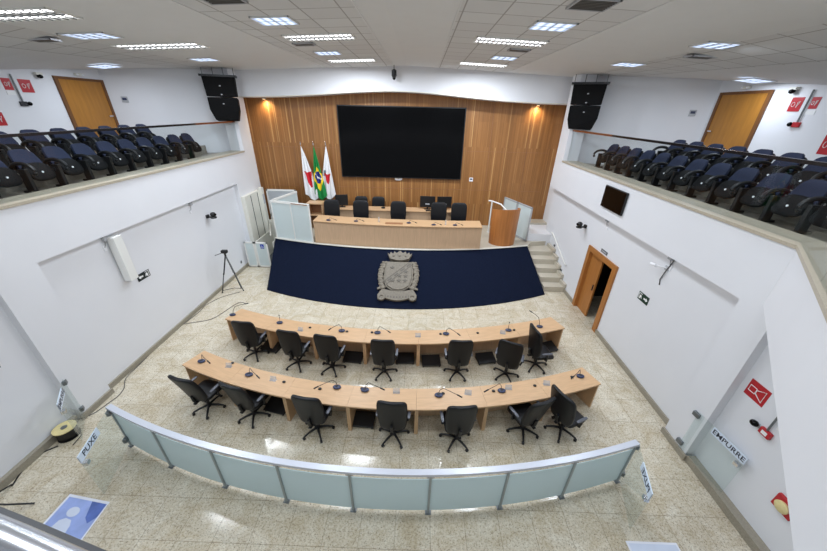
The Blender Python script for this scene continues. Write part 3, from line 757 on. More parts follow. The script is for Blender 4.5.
# ------------------------------------------------------------------ office chairs
def make_chair(hb=.82, bw=.285, name='office_chair'):
    t = thing(name, '', 'chair')
    hub = MB().lathe([(.05, .075), (.05, .12), (.035, .13)], n=14).build('base_hub', 'black_plastic', t, True)
    for k in range(5):
        a = R(90 + 72 * k); c, s = math.cos(a), math.sin(a)
        lg = MB().tube([(.03 * c, .03 * s, .105), (.18 * c, .18 * s, .10), (.30 * c, .30 * s, .075)], .026, 8, .018).build('base_leg', 'black_plastic', t, True)
        MB().lathe([(.028, -.022), (.03, 0), (.028, .022)], n=12, T=Matrix.Translation((.305 * c, .305 * s, .031)) @ Matrix.Rotation(a, 4, 'Z') @ Matrix.Rotation(PI / 2, 4, 'X')).build('caster', 'black_plastic', lg, True)
    MB().lathe([(.03, .12), (.03, .26), (.022, .26), (.022, .40)], n=12).build('gas_column', 'black_plastic', t, True)
    MB().box(-.1, .1, -.14, .1, .385, .42).box(-.03, .03, -.27, -.1, .39, .415).build('mechanism', 'black_plastic', t)
    def sb(p): return Vector((p.x, p.y, p.z - .03 * max(0, p.y / .24) ** 3 + .012 * (p.x / .24) ** 2))
    MB().super((0, .07, .465), .265, .26, .06, .5, .38, 28, 10, sb).build('seat', 'black_leather', t, True)
    hh = hb / 2
    def bb_(p):
        z = p.z / hh
        return Vector((p.x * (1 - .13 * max(0, -z)), p.y - .045 * z - .02 * z * z + .045 * (p.x / bw) ** 2, p.z))
    MB().super((0, -.20, .44 + hh), bw, .045, hh, .35, .4, 28, 14, bb_).build('backrest', 'black_leather', t, True)
    MB().tube([(0, -.12, .40), (0, -.22, .41), (0, -.255, .5), (0, -.26, .62)], .028, 8).build('back_bracket', 'black_plastic', t, True)
    for s in (-1, 1):
        arm = MB().tube([(s * .2, .06, .42), (s * .285, .07, .43), (s * .305, .06, .55), (s * .305, .04, .645)], .022, 8).build('armrest', 'black_plastic', t, True)
        MB().super((s * .305, .04, .665), .03, .14, .016, .5, .5, 14, 6).build('arm_pad', 'arm_pad', arm, True)
    return t
ch = Proto(make_chair())
near = [((-4.42, 4.72), 14), ((-3.36, 4.55), 17), ((-1.93, 4.27), 8), ((-.38, 4.2), 3), ((.86, 4.16), -5), ((2.26, 4.42), -24), ((3.06, 4.45), 64)]
nl = ['leftmost chair at the near curved desk, turned towards the right', 'chair second from the left at the near curved desk, tucked in at an angle', 'chair third from the left at the near curved desk, slightly turned',
      'chair in the middle of the near curved desk, squarely facing it', 'chair fifth from the left at the near curved desk, squarely facing it', 'chair sixth from the left at the near curved desk, turned left, seat showing', 'rightmost chair at the near curved desk, swivelled away from it']
def recline(o, deg):
    P = Vector((0, -.2, .44))
    for c, _ in tree(o):
        if c.name.startswith('backrest'):
            q = Matrix.Rotation(R(deg), 3, 'X'); c.rotation_euler = (R(deg), 0, 0); c.location = P - q @ P
for (p, a), l, dg_ in zip(near, nl, (9, 7, 2, 0, 0, 7, 6)): recline(ch.put((p[0], p[1], 0), R(-a), 'black ' + l, 'councillor chairs at the near curved desk'), dg_)
far = [((-4.2, 6.42), 4), ((-2.97, 6.12), 9), ((-2.06, 6.0), 8), ((-.74, 5.90), 1), ((1.05, 5.97), -1), ((2.27, 5.95), 24), ((3.12, 6.33), 80)]
fl = ['leftmost chair at the far curved desk, back to the viewer', 'chair second from the left at the far curved desk', 'chair third from the left at the far curved desk, beside the second', 'chair fourth from the left at the far curved desk, squarely facing it',
      'chair fifth from the left at the far curved desk, standing alone', 'chair sixth from the left at the far curved desk, pulled back and turned', 'rightmost chair at the far curved desk, seen sideways']
for (p, a), l in zip(far, fl): recline(ch.put((p[0], p[1], 0), R(-a), 'black office ' + l, 'councillor chairs at the far curved desk'), 0)
hc = Proto(make_chair(1.0, .32, 'presiding_chair'))
for k, (x, y) in enumerate(((332, 200.7), (361, 201), (398.5, 202), (439, 203), (459.3, 203))):
    q = py(x, y, 12.72)
    hc.put((q.x, 12.42, ZP), PI, 'black high-back leather chair behind the presiding desk, %s from the left' % ORD[k], 'chairs behind the presiding desk')
for k, (x, lab) in enumerate(((360.8, 'mostly hidden behind the second presiding chair'), (378, 'alone left of the middle under the screen'))):
    q = py(x, 200, 13.9)
    recline(ch.put((q.x, 13.83, ZP), PI, 'black chair at the rear desk, ' + lab, 'chairs behind the rear desk'), 0)

# ------------------------------------------------------------------ curved council desks
def desk_row(c, rn, rf, bounds, row):
    for k, (a0, a1) in enumerate(zip(bounds, bounds[1:])):
        am = (a0 + a1) / 2; o = Vector(narc(c, rn, am))
        lab = 'curved oak desk section of the %s row, %s from the left' % (row, ORD[k])
        t = thing('desk_section', lab, 'desk', (o.x, o.y, 0), R(am), 'curved desk sections of the %s row' % row)
        cc = (0, rn)                          # the arc centre in the section's own frame
        b0, b1 = a0 - am + .008, a1 - am - .008
        MB().arcslab(cc, rf, rn, b0, b1, .715, .75).build('desktop', 'oak', t)
        MB().arcslab(cc, rf + .03, rf + .05, b0 + .1, b1 - .1, 0, .715).build('modesty_panel', 'oak_dark' if 0 else 'oak_vertical', t)
        w_ = .16
        for (p0, p1) in ((b0, b0 + w_), (b1 - w_, b1)):
            MB().arcslab(cc, rf + .05, rn - .03, p0, p1, 0, .715, 2).build('side_panel', 'oak', t)
nb = [-23.5, -17.1, -10.7, -4.3, 2.2, 8.9, 15.2, 21.6]
CNR, RNR = (-.39, 16.13), 11.91
desk_row(CNR, RNR, RNR - .52, nb, 'near')
fb = [-20.3, -14.3, -8.5, -2.7, 3.3, 9.2, 15.1, 21.1]
CFR, RFR = (-.66, 19.09), 12.94
desk_row(CFR, RFR, RFR - .54, fb, 'far')

# things under the desks
def make_rest():
    t = thing('footrest', '', 'footrest')
    MB().extr([(-.24, -.16, .05), (-.24, .16, .13), (-.24, .16, .16), (-.24, -.16, .08)], (.48, 0, 0)).build('platform', 'black_plastic', t, bevel=.006)
    for s in (-1, 1): MB().extr([(s * .21 - .015, -.14, 0), (s * .21 - .015, .15, 0), (s * .21 - .015, .15, .12), (s * .21 - .015, -.14, .05)], (.03, 0, 0)).build('leg', 'black_plastic', t)
    return t
fr = Proto(make_rest())
for row, pts in (('near', ((277, 406), (363, 420))), ('far', ((271, 346.5), (353, 357.5), (405, 358.6), (431, 361), (486, 358.5), (548, 347.5)))):
    c = CNR if row == 'near' else CFR
    for k, p in enumerate(pts):
        q = pz(p[0], p[1], .1); order = sorted(range(len(pts)), key=lambda i: pts[i][0]).index(k)
        fr.put((q.x, q.y + .02, 0), math.atan2(q.x - c[0], c[1] - q.y), 'black sloping footrest under the %s curved desk, %s from the left' % (row, ORD[order]), 'footrests under the %s curved desk' % row)

# microphones
def microphone(base, head, label, group, zt=.75, zh=.98):
    b = pz(base[0], base[1], zt + .02); h = pz(head[0], head[1], zh)
    d = Vector((h.x - b.x, h.y - b.y, 0))
    if d.length > .42: d *= .42 / d.length
    t = thing('gooseneck_microphone', label, 'microphone', (b.x, b.y, zt), 0, group)
    an = math.atan2(d.y, d.x)
    MB().super((0, 0, .022), .085, .06, .022, .7, 1, 20, 8).build('base', 'mic_blue', t, True)
    MB().super((0, 0, .042), .035, .028, .008, .8, 1, 12, 6).build('button', 'dark_plastic', t, True)
    u = d.normalized() if d.length > .01 else Vector((1, 0, 0)); L = d.length; hh = zh - zt
    pts = [Vector((0, .03, .03)), Vector((0, .04, hh * .55)) + d * .05, Vector((0, .03, hh * .98)) + d * .22, Vector((0, 0, hh * 1.06)) + d * .55, d * .9 + Vector((0, 0, hh * 1.0))]
    MB().tube(pts, .006, 6).build('gooseneck', 'black_plastic', t, True)
    e = d * .9 + Vector((0, 0, hh)); f = d * 1.15 + Vector((0, 0, hh * .93))
    MB().tube([e, (e + f) / 2, f], .014, 8).build('capsule', 'black_plastic', t, True)
mics_n = [((201.5, 361), (209, 362)), ((249, 374.5), (258.5, 377)), ((337, 387), (316.5, 387)), ((365, 389.8), (382, 388.5)), ((438.7, 395), (462, 396.7)), ((501.7, 390.6), (485, 391)), ((580.4, 376), (573, 377))]
for k, (b, h) in enumerate(mics_n): microphone(b, h, 'blue-based gooseneck microphone on the near curved desk, %s from the left' % ORD[k], 'microphones on the near curved desk')
mics_f = [((232.6, 314.6), (246, 303.5)), ((279.6, 322.5), (279, 315)), ((341.8, 330.6), (330, 328.9)), ((377.5, 332.5), (388.8, 331.4)), ((446, 333.6), (458.5, 334)), ((508.5, 330), (509.5, 322.4)), ((539.7, 326.4), (529.5, 310))]
for k, (b, h) in enumerate(mics_f): microphone(b, h, 'blue-based gooseneck microphone on the far curved desk, %s from the left' % ORD[k], 'microphones on the far curved desk')
for k, b in enumerate(((328.5, 220), (356, 221), (408.8, 222.8), (433.7, 224.7), (455, 225))):
    microphone(b, (b[0] + 7, b[1] - .3), 'dark microphone on the presiding desk, %s from the left' % ORD[k], 'microphones on the presiding desk', ZP + .90, ZP + 1.02)
def holder(p, z, label, group):
    q = pz(p[0], p[1] + 2.5, z)
    t = thing('name_holder', label, 'sign holder', (q.x, q.y, z), random.uniform(-.2, .2), group)
    MB().box(-.07, .07, -.035, .035, 0, .004).build('foot', 'acrylic', t); MB().extr([(-.07, -.002, .004), (.07, -.002, .004), (.07, .03, .085), (-.07, .03, .085)], (0, .004, 0)).build('upright', 'acrylic', t)
for k, p in enumerate(((228.8, 364.2), (273, 377.7), (396.4, 390), (468, 391.4), (508.5, 386.3), (546.5, 382))):
    holder(p, .75, 'clear acrylic stand on the near curved desk, %s from the left' % ORD[k], 'acrylic stands on the near curved desk')
for k, p in enumerate(((300.4, 328), (418, 334), (502.7, 331))):
    holder(p, .75, 'clear acrylic stand on the far curved desk, %s from the left' % ORD[k], 'acrylic stands on the far curved desk')
for row, L in (('near', ((232.5, 363), (284, 382), (320, 388.8), (362, 388.5), (443, 393.5), (493.5, 391), (534.8, 385.7), (572, 377))), ('far', ((310, 327.6), (347, 331.5), (372, 332.4), (440.5, 334), (477.7, 333), (514, 330)))):
    for k, p in enumerate(L):
        q = pz(p[0], p[1], .76)
        tag(MB().super((q.x, q.y, .765), .035, .028, .016, .7, .8, 14, 6).build('voting_button', 'black_plastic', None, True), 'small black voting puck on the %s curved desk, %s from the left' % (row, ORD[k]), 'button', 'voting pucks on the %s curved desk' % row)

# rear desk equipment
for k, (xa, xb) in enumerate(((419.5, 435.5), (436.5, 452))):
    a = py(xa, 204, 13.35); b = py(xb, 204, 13.35); cx = (a.x + b.x) / 2; hw_ = (b.x - a.x) / 2 - .02
    t = thing('monitor', 'black computer monitor on the rear desk, %s of the pair' % ('left one' if k == 0 else 'right one'), 'monitor', (cx, 13.35, ZP + .96), R(-4 + 8 * k), 'monitors on the rear desk')
    MB().box(-.13, .13, -.08, .08, 0, .015).build('stand', 'black_plastic', t); MB().box(-.03, .03, .0, .03, .015, .2).build('neck', 'black_plastic', t)
    MB().box(-hw_, hw_, -.02, .02, .08, .55).build('screen_back', 'black_plastic', t, bevel=.01); MB().box(-.09, .09, -.024, -.02, .2, .25).build('port_label', 'pale_grey', t)
q = py(342, 204, 13.35)
t = thing('monitor', 'black tilted computer monitor on the rear desk near the flags', 'monitor', (q.x, 13.35, ZP + .96), R(16), 'monitors on the rear desk')
MB().box(-.14, .14, -.1, .08, 0, .015).build('stand', 'black_plastic', t); MB().box(-.03, .03, .0, .03, .015, .2).build('neck', 'black_plastic', t); MB().box(-.26, .26, -.02, .02, .06, .52).build('screen_back', 'black_plastic', t, bevel=.01)
q = pz(386, 201.3, ZP + .96)
tag(MB().super((q.x, 13.3, ZP + .99), .09, .07, .03, .7, .8, 14, 6).build('desk_phone', 'black_plastic', None, True), 'small black device on the rear desk right of its lone chair', 'device')
q = pz(430, 205.5, ZP + .96)
tag(MB().box(q.x - .2, q.x + .2, 13.02, 13.16, ZP + .962, ZP + .98).build('keyboard', 'black_plastic'), 'black keyboard on the rear desk in front of the monitor pair', 'keyboard')
for k, (p, lab) in enumerate((((379, 220), 'left of the middle'), ((445.5, 223), 'towards the right end'))):
    q = pz(p[0], p[1] + 2, ZP + .9)
    t = thing('water_bottle', 'small clear bottle on the presiding desk, ' + lab, 'bottle', (q.x, q.y, ZP + .9), 0, 'bottles on the presiding desk')
    MB().lathe([(.03, 0), (.032, .01), (.032, .13), (.012, .17)], n=14).build('body', 'paper' if 0 else 'acrylic', t, True); MB().lathe([(.014, .17), (.014, .19)], n=10).build('cap', 'paper', t)

# ------------------------------------------------------------------ crest lying on the carpet slope
sl = Vector((0, 2.34, 1.125)); sl.normalize(); nrm = Vector((0, -sl.z, sl.y))
def slope_pt(x, y):
    d = ray(x, y); P0 = Vector((-.6, 8.80, .025)); t_ = nrm.dot(P0 - EYE) / nrm.dot(d); return EYE + d * t_
cb_ = slope_pt(396.5, 304); ct_ = slope_pt(396.5, 253); HH = (ct_ - cb_).length; half = (slope_pt(420, 280) - slope_pt(378, 280)).length / 2
t = thing('coat_of_arms', 'grey stone coat of arms with crown and scroll lying on the navy carpet', 'emblem', cb_ + nrm * .02, 0, None, math.atan2(sl.z, sl.y))
W_ = half; Hc = HH
def outline(pts, z0, z1): return MB().prism([(x * W_, y * Hc) for x, y in pts], z0, z1)
shield = [(-.62, .76), (.62, .76), (.62, .42), (.5, .30), (.25, .235), (0, .22), (-.25, .235), (-.5, .30), (-.62, .42)]
o = outline([(x * 1.12, .5 + (y - .5) * 1.07) for x, y in shield], 0, .07).build('backing', 'crest_stone', t, bevel=.012)
sh = outline(shield, .07, .11).build('shield', 'crest_stone', t, bevel=.01)
bd = MB()
a, b = Vector((-.60 * W_, .34 * Hc)), Vector((.56 * W_, .73 * Hc)); dd = (b - a).normalized(); nn2 = Vector((-dd.y, dd.x))
for s in (-.075, .0, .075):
    bd.prism([a + nn2 * (s - .014), b + nn2 * (s - .014), b + nn2 * (s + .014), a + nn2 * (s + .014)], .11, .118) if s else None
for k in range(4):
    q = a + (b - a) * (.1 + k * .25); r_ = a + (b - a) * (.25 + k * .25)
    bd.prism([q - nn2 * .03, r_ - nn2 * .03, r_ + nn2 * .03, q + nn2 * .03], .11, .118)
bd.build('band', 'crest_dark', sh)
def star(cx, cy, r):
    return [(cx + (r if i % 2 == 0 else r * .45) * math.sin(i * PI / 5), cy + (r if i % 2 == 0 else r * .45) * math.cos(i * PI / 5)) for i in range(10)]
for (x, y) in ((-.32, .64), (.35, .56), (.05, .48), (.35, .48), (-.25, .385), (.05, .385), (.33, .385)):
    MB().prism(star(x * W_, y * Hc, .085), .11, .125).build('star', 'crest_dark', sh)
lowc = [(-.46 + .92 * f / 10, .815 - .035 * math.sin(PI * f / 10)) for f in range(11)]
upc = [(.62, .945), (.50, .915), (.47, .965), (.34, .93), (.28, .985), (.16, .945), (0, 1.0), (-.16, .945), (-.28, .985), (-.34, .93), (-.47, .965), (-.50, .915), (-.62, .945)]
cr_ = MB().prism([(x * W_, y * Hc) for x, y in lowc + [(.54, .88)] + upc + [(-.54, .88)]], 0, .13)
cr_ = cr_.build('crown', 'crest_stone', t, bevel=.012)
MB().prism([(x * W_, y * Hc) for x, y in lowc + [(x * 1.04, y + .035) for x, y in lowc[::-1]]], .13, .155).build('crown_band', 'crest_stone', cr_, bevel=.006)
for x in (-.3, 0, .3): MB().super((x * W_, .88 * Hc, .135), .05, .05, .03, 1, 1, 10, 6).build('crown_jewel', 'crest_stone', cr_, True)
for s in (-1, 1):
    br = MB()
    for k in range(11):
        f = k / 10; y = .27 + .48 * f; x = s * (.68 + .14 * math.sin(PI * f) + .02 * (k % 2))
        br.super((x * W_, y * Hc, .05), .10, .075, .05, .9, .9, 12, 6, lambda p, k=k, s=s: Matrix.Rotation(s * (.7 if k % 2 else -.5), 3, 'Z') @ p)
        br.super(((x + s * .09) * W_, (y + .015) * Hc, .04), .075, .05, .04, .9, .9, 10, 6, lambda p, k=k, s=s: Matrix.Rotation(s * (.4 + k * .3), 3, 'Z') @ p)
    br.build('branch', 'crest_stone', t, True)
    MB().prism([(s * x * W_, y * Hc) for x, y in ((.62, .27), (.92, .235), (.95, .26), (.70, .31))], 0, .06).build('stalk', 'crest_stone', t)
sc = MB(); A_ = [i / 12 for i in range(13)]
lo = [((-.62 + 1.24 * f) * W_, (.085 - .05 * math.sin(PI * f)) * Hc) for f in A_]; hi = [((-.62 + 1.24 * f) * W_, (.235 - .035 * math.sin(PI * f)) * Hc) for f in A_]
sc.strip([lo, hi], 0, .085); scr = sc.build('scroll', 'crest_stone', t, bevel=.01)
for s in (-1, 1):
    MB().prism([(s * x * W_, y * Hc) for x, y in ((.55, .23), (.72, .24), (.90, .14), (.88, .06), (.70, .03), (.55, .09))], 0, .07).build('scroll_end', 'crest_stone', scr, bevel=.012)
    MB().lathe([(.10, 0), (.125, .03), (.125, .12), (.07, .12), (.05, .09)], (s * .70 * W_, .085 * Hc, 0), 18).build('scroll_roll', 'crest_stone', scr, True)
for k in range(9):
    f = .16 + .68 * k / 8; MB().box((-.80 + 1.6 * f) * W_ - .022, (-.80 + 1.6 * f) * W_ + .022, (.125 - .035 * math.sin(PI * f)) * Hc - .03, (.125 - .035 * math.sin(PI * f)) * Hc + .035, .085, .092).build('scroll_mark', 'crest_dark', scr)

# ------------------------------------------------------------------ lectern, right screens, handrails
t = thing('lectern', 'tall curved wooden lectern at the right edge of the podium', 'lectern', (3.36, 12.22, ZP), R(14))
sec = [(.56 * math.sin(R(a)), -.52 * math.cos(R(a))) for a in range(-95, 96, 10)]; sec2 = [(x * .94, y * .94) for x, y in sec]
v = MB(); rows = []
for (x, y), (x2, y2) in zip(sec, sec2):
    zt = 1.47 - .09 * (y + .52) / .55
    rows.append([v.bm.verts.new(p) for p in ((x * .94, y * .94, 0), (x2 * .94, y2 * .94, 0), (x2, y2, zt), (x, y, zt))])
for a, b in zip(rows, rows[1:]):
    for k in range(4): v.bm.faces.new((a[k], a[(k + 1) % 4], b[(k + 1) % 4], b[k]))
v.bm.faces.new(rows[0]); v.bm.faces.new(rows[-1][::-1])
v.build('curved_front', 'lectern_wood', t, True)
MB().prism([(x * .93, y * .93) for x, y in sec], 1.22, 1.25).build('reading_shelf', 'lectern_wood', t); MB().prism([(x * .9, y * .9) for x, y in sec], .02, .05).build('base_board', 'lectern_wood', t)
A, B = pz(526.3, 242, ZP), Vector((3.72, 14.0, ZP))
t = thing('glass_gate', 'double framed pale glass gate behind the lectern', 'gate', A, math.atan2(B.y - A.y, B.x - A.x)); L = (B - A).length
for i in (0, 1):
    x0, x1 = i * L / 2 + .01, (i + 1) * L / 2 - .01
    lf = MB().box(x0, x0 + .05, -.02, .02, .02, 1.42).box(x1 - .05, x1, -.02, .02, .02, 1.42).box(x0, x1, -.02, .02, 1.36, 1.42).box(x0, x1, -.02, .02, .02, .08).build('frame', 'mesh_grey', t)
    MB().box(x0 + .05, x1 - .05, -.006, .006, .08, 1.36).build('pane', 'pale_glass', lf)
p0 = pz(488, 232, ZP)
t = thing('handrail', 'white tubular handrail behind the left side of the lectern', 'handrail', p0)
MB().tube([(0, 0, 0), (0, 0, 1.34)], .03, 10).build('post', 'white_paint', t, True); MB().tube([(-.12, .1, 1.36), (.02, 0, 1.36), (.3, -.35, 1.33), (.5, -.55, 1.15)], .028, 10).build('rail', 'white_paint', t, True)
MB().lathe([(.06, 0), (.06, .012)], n=12).build('foot_plate', 'white_paint', t)
t = thing('handrail', 'white tubular handrail on the right wall beside the steps', 'handrail', (XRR, 11.4, 1.2))
MB().tube([(-.06, 1.0, .36), (-.06, .86, .38), (-.06, .6, .3), (-.06, -.7, -.22), (-.06, -.82, -.24)], .025, 10).build('rail', 'white_paint', t, True)
for y, z in ((.55, .28), (-.55, -.16)): MB().tube([(-.06, y, z), (-.0, y, z - .03)], .012, 8).build('bracket', 'white_paint', t)
for p, lab in (((554.7, 245.5), 'upper small grey step light on the right wall by the steps'), ((561.3, 270), 'lower small grey step light on the right wall by the steps')):
    q = px(p[0], p[1], XRR); t = thing('step_light', lab, 'light', q, 0, 'step lights on the right wall')
    MB().box(-.02, 0, -.06, .06, -.035, .035).build('case', 'grey_metal', t); MB().box(-.024, -.02, -.045, .045, -.02, .02).build('lens', 'dark_plastic', t)

# ------------------------------------------------------------------ platform lift at the left
t = thing('lift_column', 'cream lift column with two dark vertical slots against the left wall', 'lift', (XL, 12.0, 0))
MB().box(.0, .16, .02, 1.32, 0, 2.76).build('housing', 'off_white', t, bevel=.01)
for y in (.46, 1.02): MB().box(.16, .166, y, y + .035, .35, 2.7).build('slot', 'dark_plastic', t)
MB().box(.16, .30, 1.14, 1.34, .9, 2.86).build('mast', 'off_white', t); MB().box(.30, .315, 1.17, 1.31, 2.2, 2.6).build('control_panel', 'pale_grey', t)
t = thing('lift_platform', 'low cream walled lift platform behind the wheelchair gate', 'lift', (-6.16, 12.3, 0))
MB().box(-.35, .38, -.55, .95, .02, .08).build('deck', 'grey_metal', t)
MB().box(-.35, -.31, -.55, .95, .08, 1.05).build('side_wall', 'off_white', t); MB().box(.34, .38, -.55, .95, .08, 1.05).build('side_wall', 'off_white', t); MB().box(-.35, .38, .91, .95, .08, 1.5).build('end_wall', 'off_white', t)
MB().tube([(.30, -.5, 1.32), (-.33, .9, 1.32)], .03, 8).build('grab_bar', 'off_white', t, True)
t = thing('lift_gate', 'low frosted gate with blue wheelchair sticker beside the left wall', 'gate', (-6.46, 11.58, 0))
for x0, x1 in ((-.42, -.02), (0, .5)):
    g = MB().box(x0, x0 + .05, -.02, .02, .03, 1.1).box(x1 - .05, x1, -.02, .02, .03, 1.1).box(x0, x1, -.02, .02, 1.04, 1.1).box(x0, x1, -.02, .02, .03, .09).build('frame', 'white_paint', t)
    MB().box(x0 + .05, x1 - .05, -.006, .006, .09, 1.04).build('pane', 'pale_glass', g)
stk = MB().box(.22, .36, -.03, -.024, .84, 1.02).build('sticker', 'blue_sign', t)
MB().tube([(.28, -.033, .985), (.28, -.033, .92), (.32, -.033, .92), (.335, -.033, .87)], .007, 6).build('wheelchair_symbol', 'sign_white', stk)
MB().tube([(.275 + .03 * math.cos(a), -.033, .89 + .03 * math.sin(a)) for a in [k * PI / 8 for k in range(4, 17)]], .006, 6).build('wheel_symbol', 'sign_white', stk)
A, B = pz(277, 237.5, ZP), pz(313.7, 242.6, ZP)
t = thing('glass_screen', 'tall pale glass screen at the left front of the podium', 'screen panel', A, math.atan2(B.y - A.y, B.x - A.x)); L = (B - A).length
fr_ = MB().box(0, .05, -.02, .02, 0, 1.5).box(L - .05, L, -.02, .02, 0, 1.5).box(0, L, -.03, .03, 1.44, 1.52).box(0, L, -.02, .02, 0, .04).box(L * .52 - .02, L * .52 + .02, -.02, .02, .04, 1.44).build('frame', 'white_paint', t)
MB().box(.05, L * .52 - .02, -.006, .006, .04, 1.44).build('pane', 'pale_glass', t); MB().box(L * .52 + .02, L - .05, -.006, .006, .04, 1.44).build('pane', 'pale_glass', t)
MB().box(L * .55, L - .06, -.035, -.03, 1.46, 1.49).build('slot', 'oak_dark', fr_)
A = Vector((A.x + .03, A.y + .1, ZP)); B = Vector((-5.28, 13.62, ZP))
t = thing('glass_screen', 'pale glass return screen running back towards the timber wall beside the lift', 'screen panel', A, math.atan2(B.y - A.y, B.x - A.x)); L = (B - A).length
MB().box(0, .04, -.02, .02, 0, 1.5).box(L - .04, L, -.02, .02, 0, 1.5).box(0, L, -.03, .03, 1.44, 1.52).box(0, L, -.02, .02, 0, .05).build('frame', 'white_paint', t); MB().box(.04, L - .04, -.006, .006, .05, 1.44).build('pane', 'pale_glass', t)
t = thing('mesh_panel', 'grey panel in a white frame behind the lift column', 'panel', (-6.62, 13.7, ZP))
MB().box(0, .06, -.02, .02, 0, 1.55).box(1.24, 1.30, -.02, .02, 0, 1.55).box(0, 1.3, -.02, .02, 1.48, 1.55).box(0, 1.3, -.02, .02, .36, .46).build('frame', 'white_paint', t)
MB().box(.06, 1.24, -.008, .008, .46, 1.48).build('grey_sheet', 'mesh_grey', t); MB().box(.06, 1.24, -.012, .012, 0, .36).build('lower_board', 'off_white', t)

# ------------------------------------------------------------------ glass barrier in front of the desks
CB, RB = (-.38, 16.3), 13.46
pa = [-21.9, -17.2, -12.1, -7.2, -2.35, 2.85, 7.95, 12.7, 17.6]
t = thing('glass_barrier', 'long curved barrier of frosted glass panels with a pale top rail', 'barrier', (CB[0], CB[1] - RB, 0)); OB = (0, RB)
MB().arcslab(OB, RB - .045, RB + .045, pa[0] - .1, pa[-1] + .1, 1.03, 1.08, 40).build('top_rail', 'rail_white', t)
for a0, a1 in zip(pa, pa[1:]):
    MB().arcslab(OB, RB - .006, RB + .006, a0 + .07, a1 - .07, .06, .90, 6).build('glass_panel', 'frosted_glass', t)
for a in pa:
    x, y = narc(OB, RB, a); T = Matrix.Translation((x, y, 0)) @ Matrix.Rotation(R(a), 4, 'Z')
    po = MB().box(-.016, .016, -.03, .03, 0, 1.03, T).build('post', 'post_grey', t)
    MB().box(-.05, .05, -.05, .05, 0, .008, T).build('foot_plate', 'grey_metal', po)
    MB().box(-.06, .06, -.02, .02, .95, 1.03, T).build('clamp', 'steel', po)
def gate(name, label, h, f, words, z0=.06, z1=1.05, flip=False, strip=(.52, .98), tsize=.12):
    h, f = Vector((h[0], h[1], 0)), Vector((f[0], f[1], 0)); d = f - h; L = d.length
    t = thing(name, label, 'gate', h, math.atan2(d.y, d.x))
    MB().box(0, L, -.005, .005, z0, z1).build('pane', 'clear_glass', t)
    for z in (z0 + .12, z1 - .1):
        MB().box(-.06, .06, -.03, .03, z - .05, z + .05).build('hinge', 'grey_metal', t, bevel=.006)
    MB().box(L - .10, L - .03, -.035, .035, z1 - .26, z1 - .19).build('lock', 'chrome', t, bevel=.006)
    s0, s1 = strip[0] * L, strip[1] * L
    sp_ = MB().box(s0, s1, -.007, .007, z1 - .15, z1 - .005).build('strip', 'strip_white', t)
    for side in (-1, 1):
        X = Vector((1, 0, 0)) if side < 0 else Vector((-1, 0, 0))
        if (side > 0) == flip: X = X
        Tm = frame(((s0 + s1) / 2, side * .008, z1 - .078), X, (0, 0, 1), (0, side, 0))
        if side < 0 or flip is None: text('lettering', words, tsize, 'letter_ink', sp_, Tm)
        elif flip: text('lettering', words, tsize, 'letter_ink', sp_, Tm)
    return t
# left swing gate: lettering reads from the free end
hL, fL = Vector((-5.40, 3.78, 0)), Vector((-5.10, 2.9, 0))
d = fL - hL; L = d.length
def swing(label, h, f, z0, z1, words, s0, s1, sign, size, mirror=False):
    h, f = Vector((h[0], h[1], 0)), Vector((f[0], f[1], 0)); d = f - h; L = d.length
    t = thing('glass_gate', label, 'gate', h, math.atan2(d.y, d.x))
    MB().box(.02, L, -.005, .005, z0, z1).build('pane', 'clear_glass', t)
    for z in (z0 + .16, z1 - .08): MB().box(-.05, .07, -.03, .03, z - .045, z + .045).build('hinge', 'grey_metal', t, bevel=.006)
    MB().box(L - .11, L - .03, -.035, .035, z1 - .27, z1 - .20).build('lock', 'chrome', t, bevel=.006)
    sp_ = MB().box(s0 * L, s1 * L, -.008, .008, z1 - .15, z1 - .004).build('strip', 'strip_white', t)
    xdir = Vector((sign, 0, 0)); n_ = Vector((0, -sign, 0))       # readable from the n_ side
    if not mirror:
        text('lettering', words, size, 'letter_ink', sp_, frame(((s0 + s1) / 2 * L, n_.y * .0085, z1 - .077), xdir, (0, 0, 1), n_))
    else:                                                          # seen through the glass from the other side
        text('lettering', words, size, 'letter_ink', sp_, frame(((s0 + s1) / 2 * L, -n_.y * .0085, z1 - .077), xdir, (0, 0, 1), n_))
        text('lettering', words, size, 'letter_ink', sp_, frame(((s0 + s1) / 2 * L, n_.y * .0085, z1 - .077), xdir, (0, 0, 1), n_))
    return t
swing('clear glass swing gate lettered PUXE at the left end of the barrier', hL, fL, .07, 1.05, 'PUXE', .42, 1.0, -1, .15)
swing('clear glass swing gate with mirrored PUXE lettering at the right end of the barrier', (3.74, 3.50), (3.46, 2.68), .07, 1.05, 'PUXE', .42, 1.0, -1, .15, True)
swing('clear glass gate lettered EMPURRE standing against the right wall', (5.2, 4.14), (5.30, 3.24), .08, 1.08, 'EMPURRE', .36, 1.0, 1, .13)
swing('clear glass gate lettered EMPURRE standing by the left wall', (-6.86, 4.42), (-6.36, 3.82), .08, 1.05, 'EMPURRE', .36, 1.0, -1, .13)

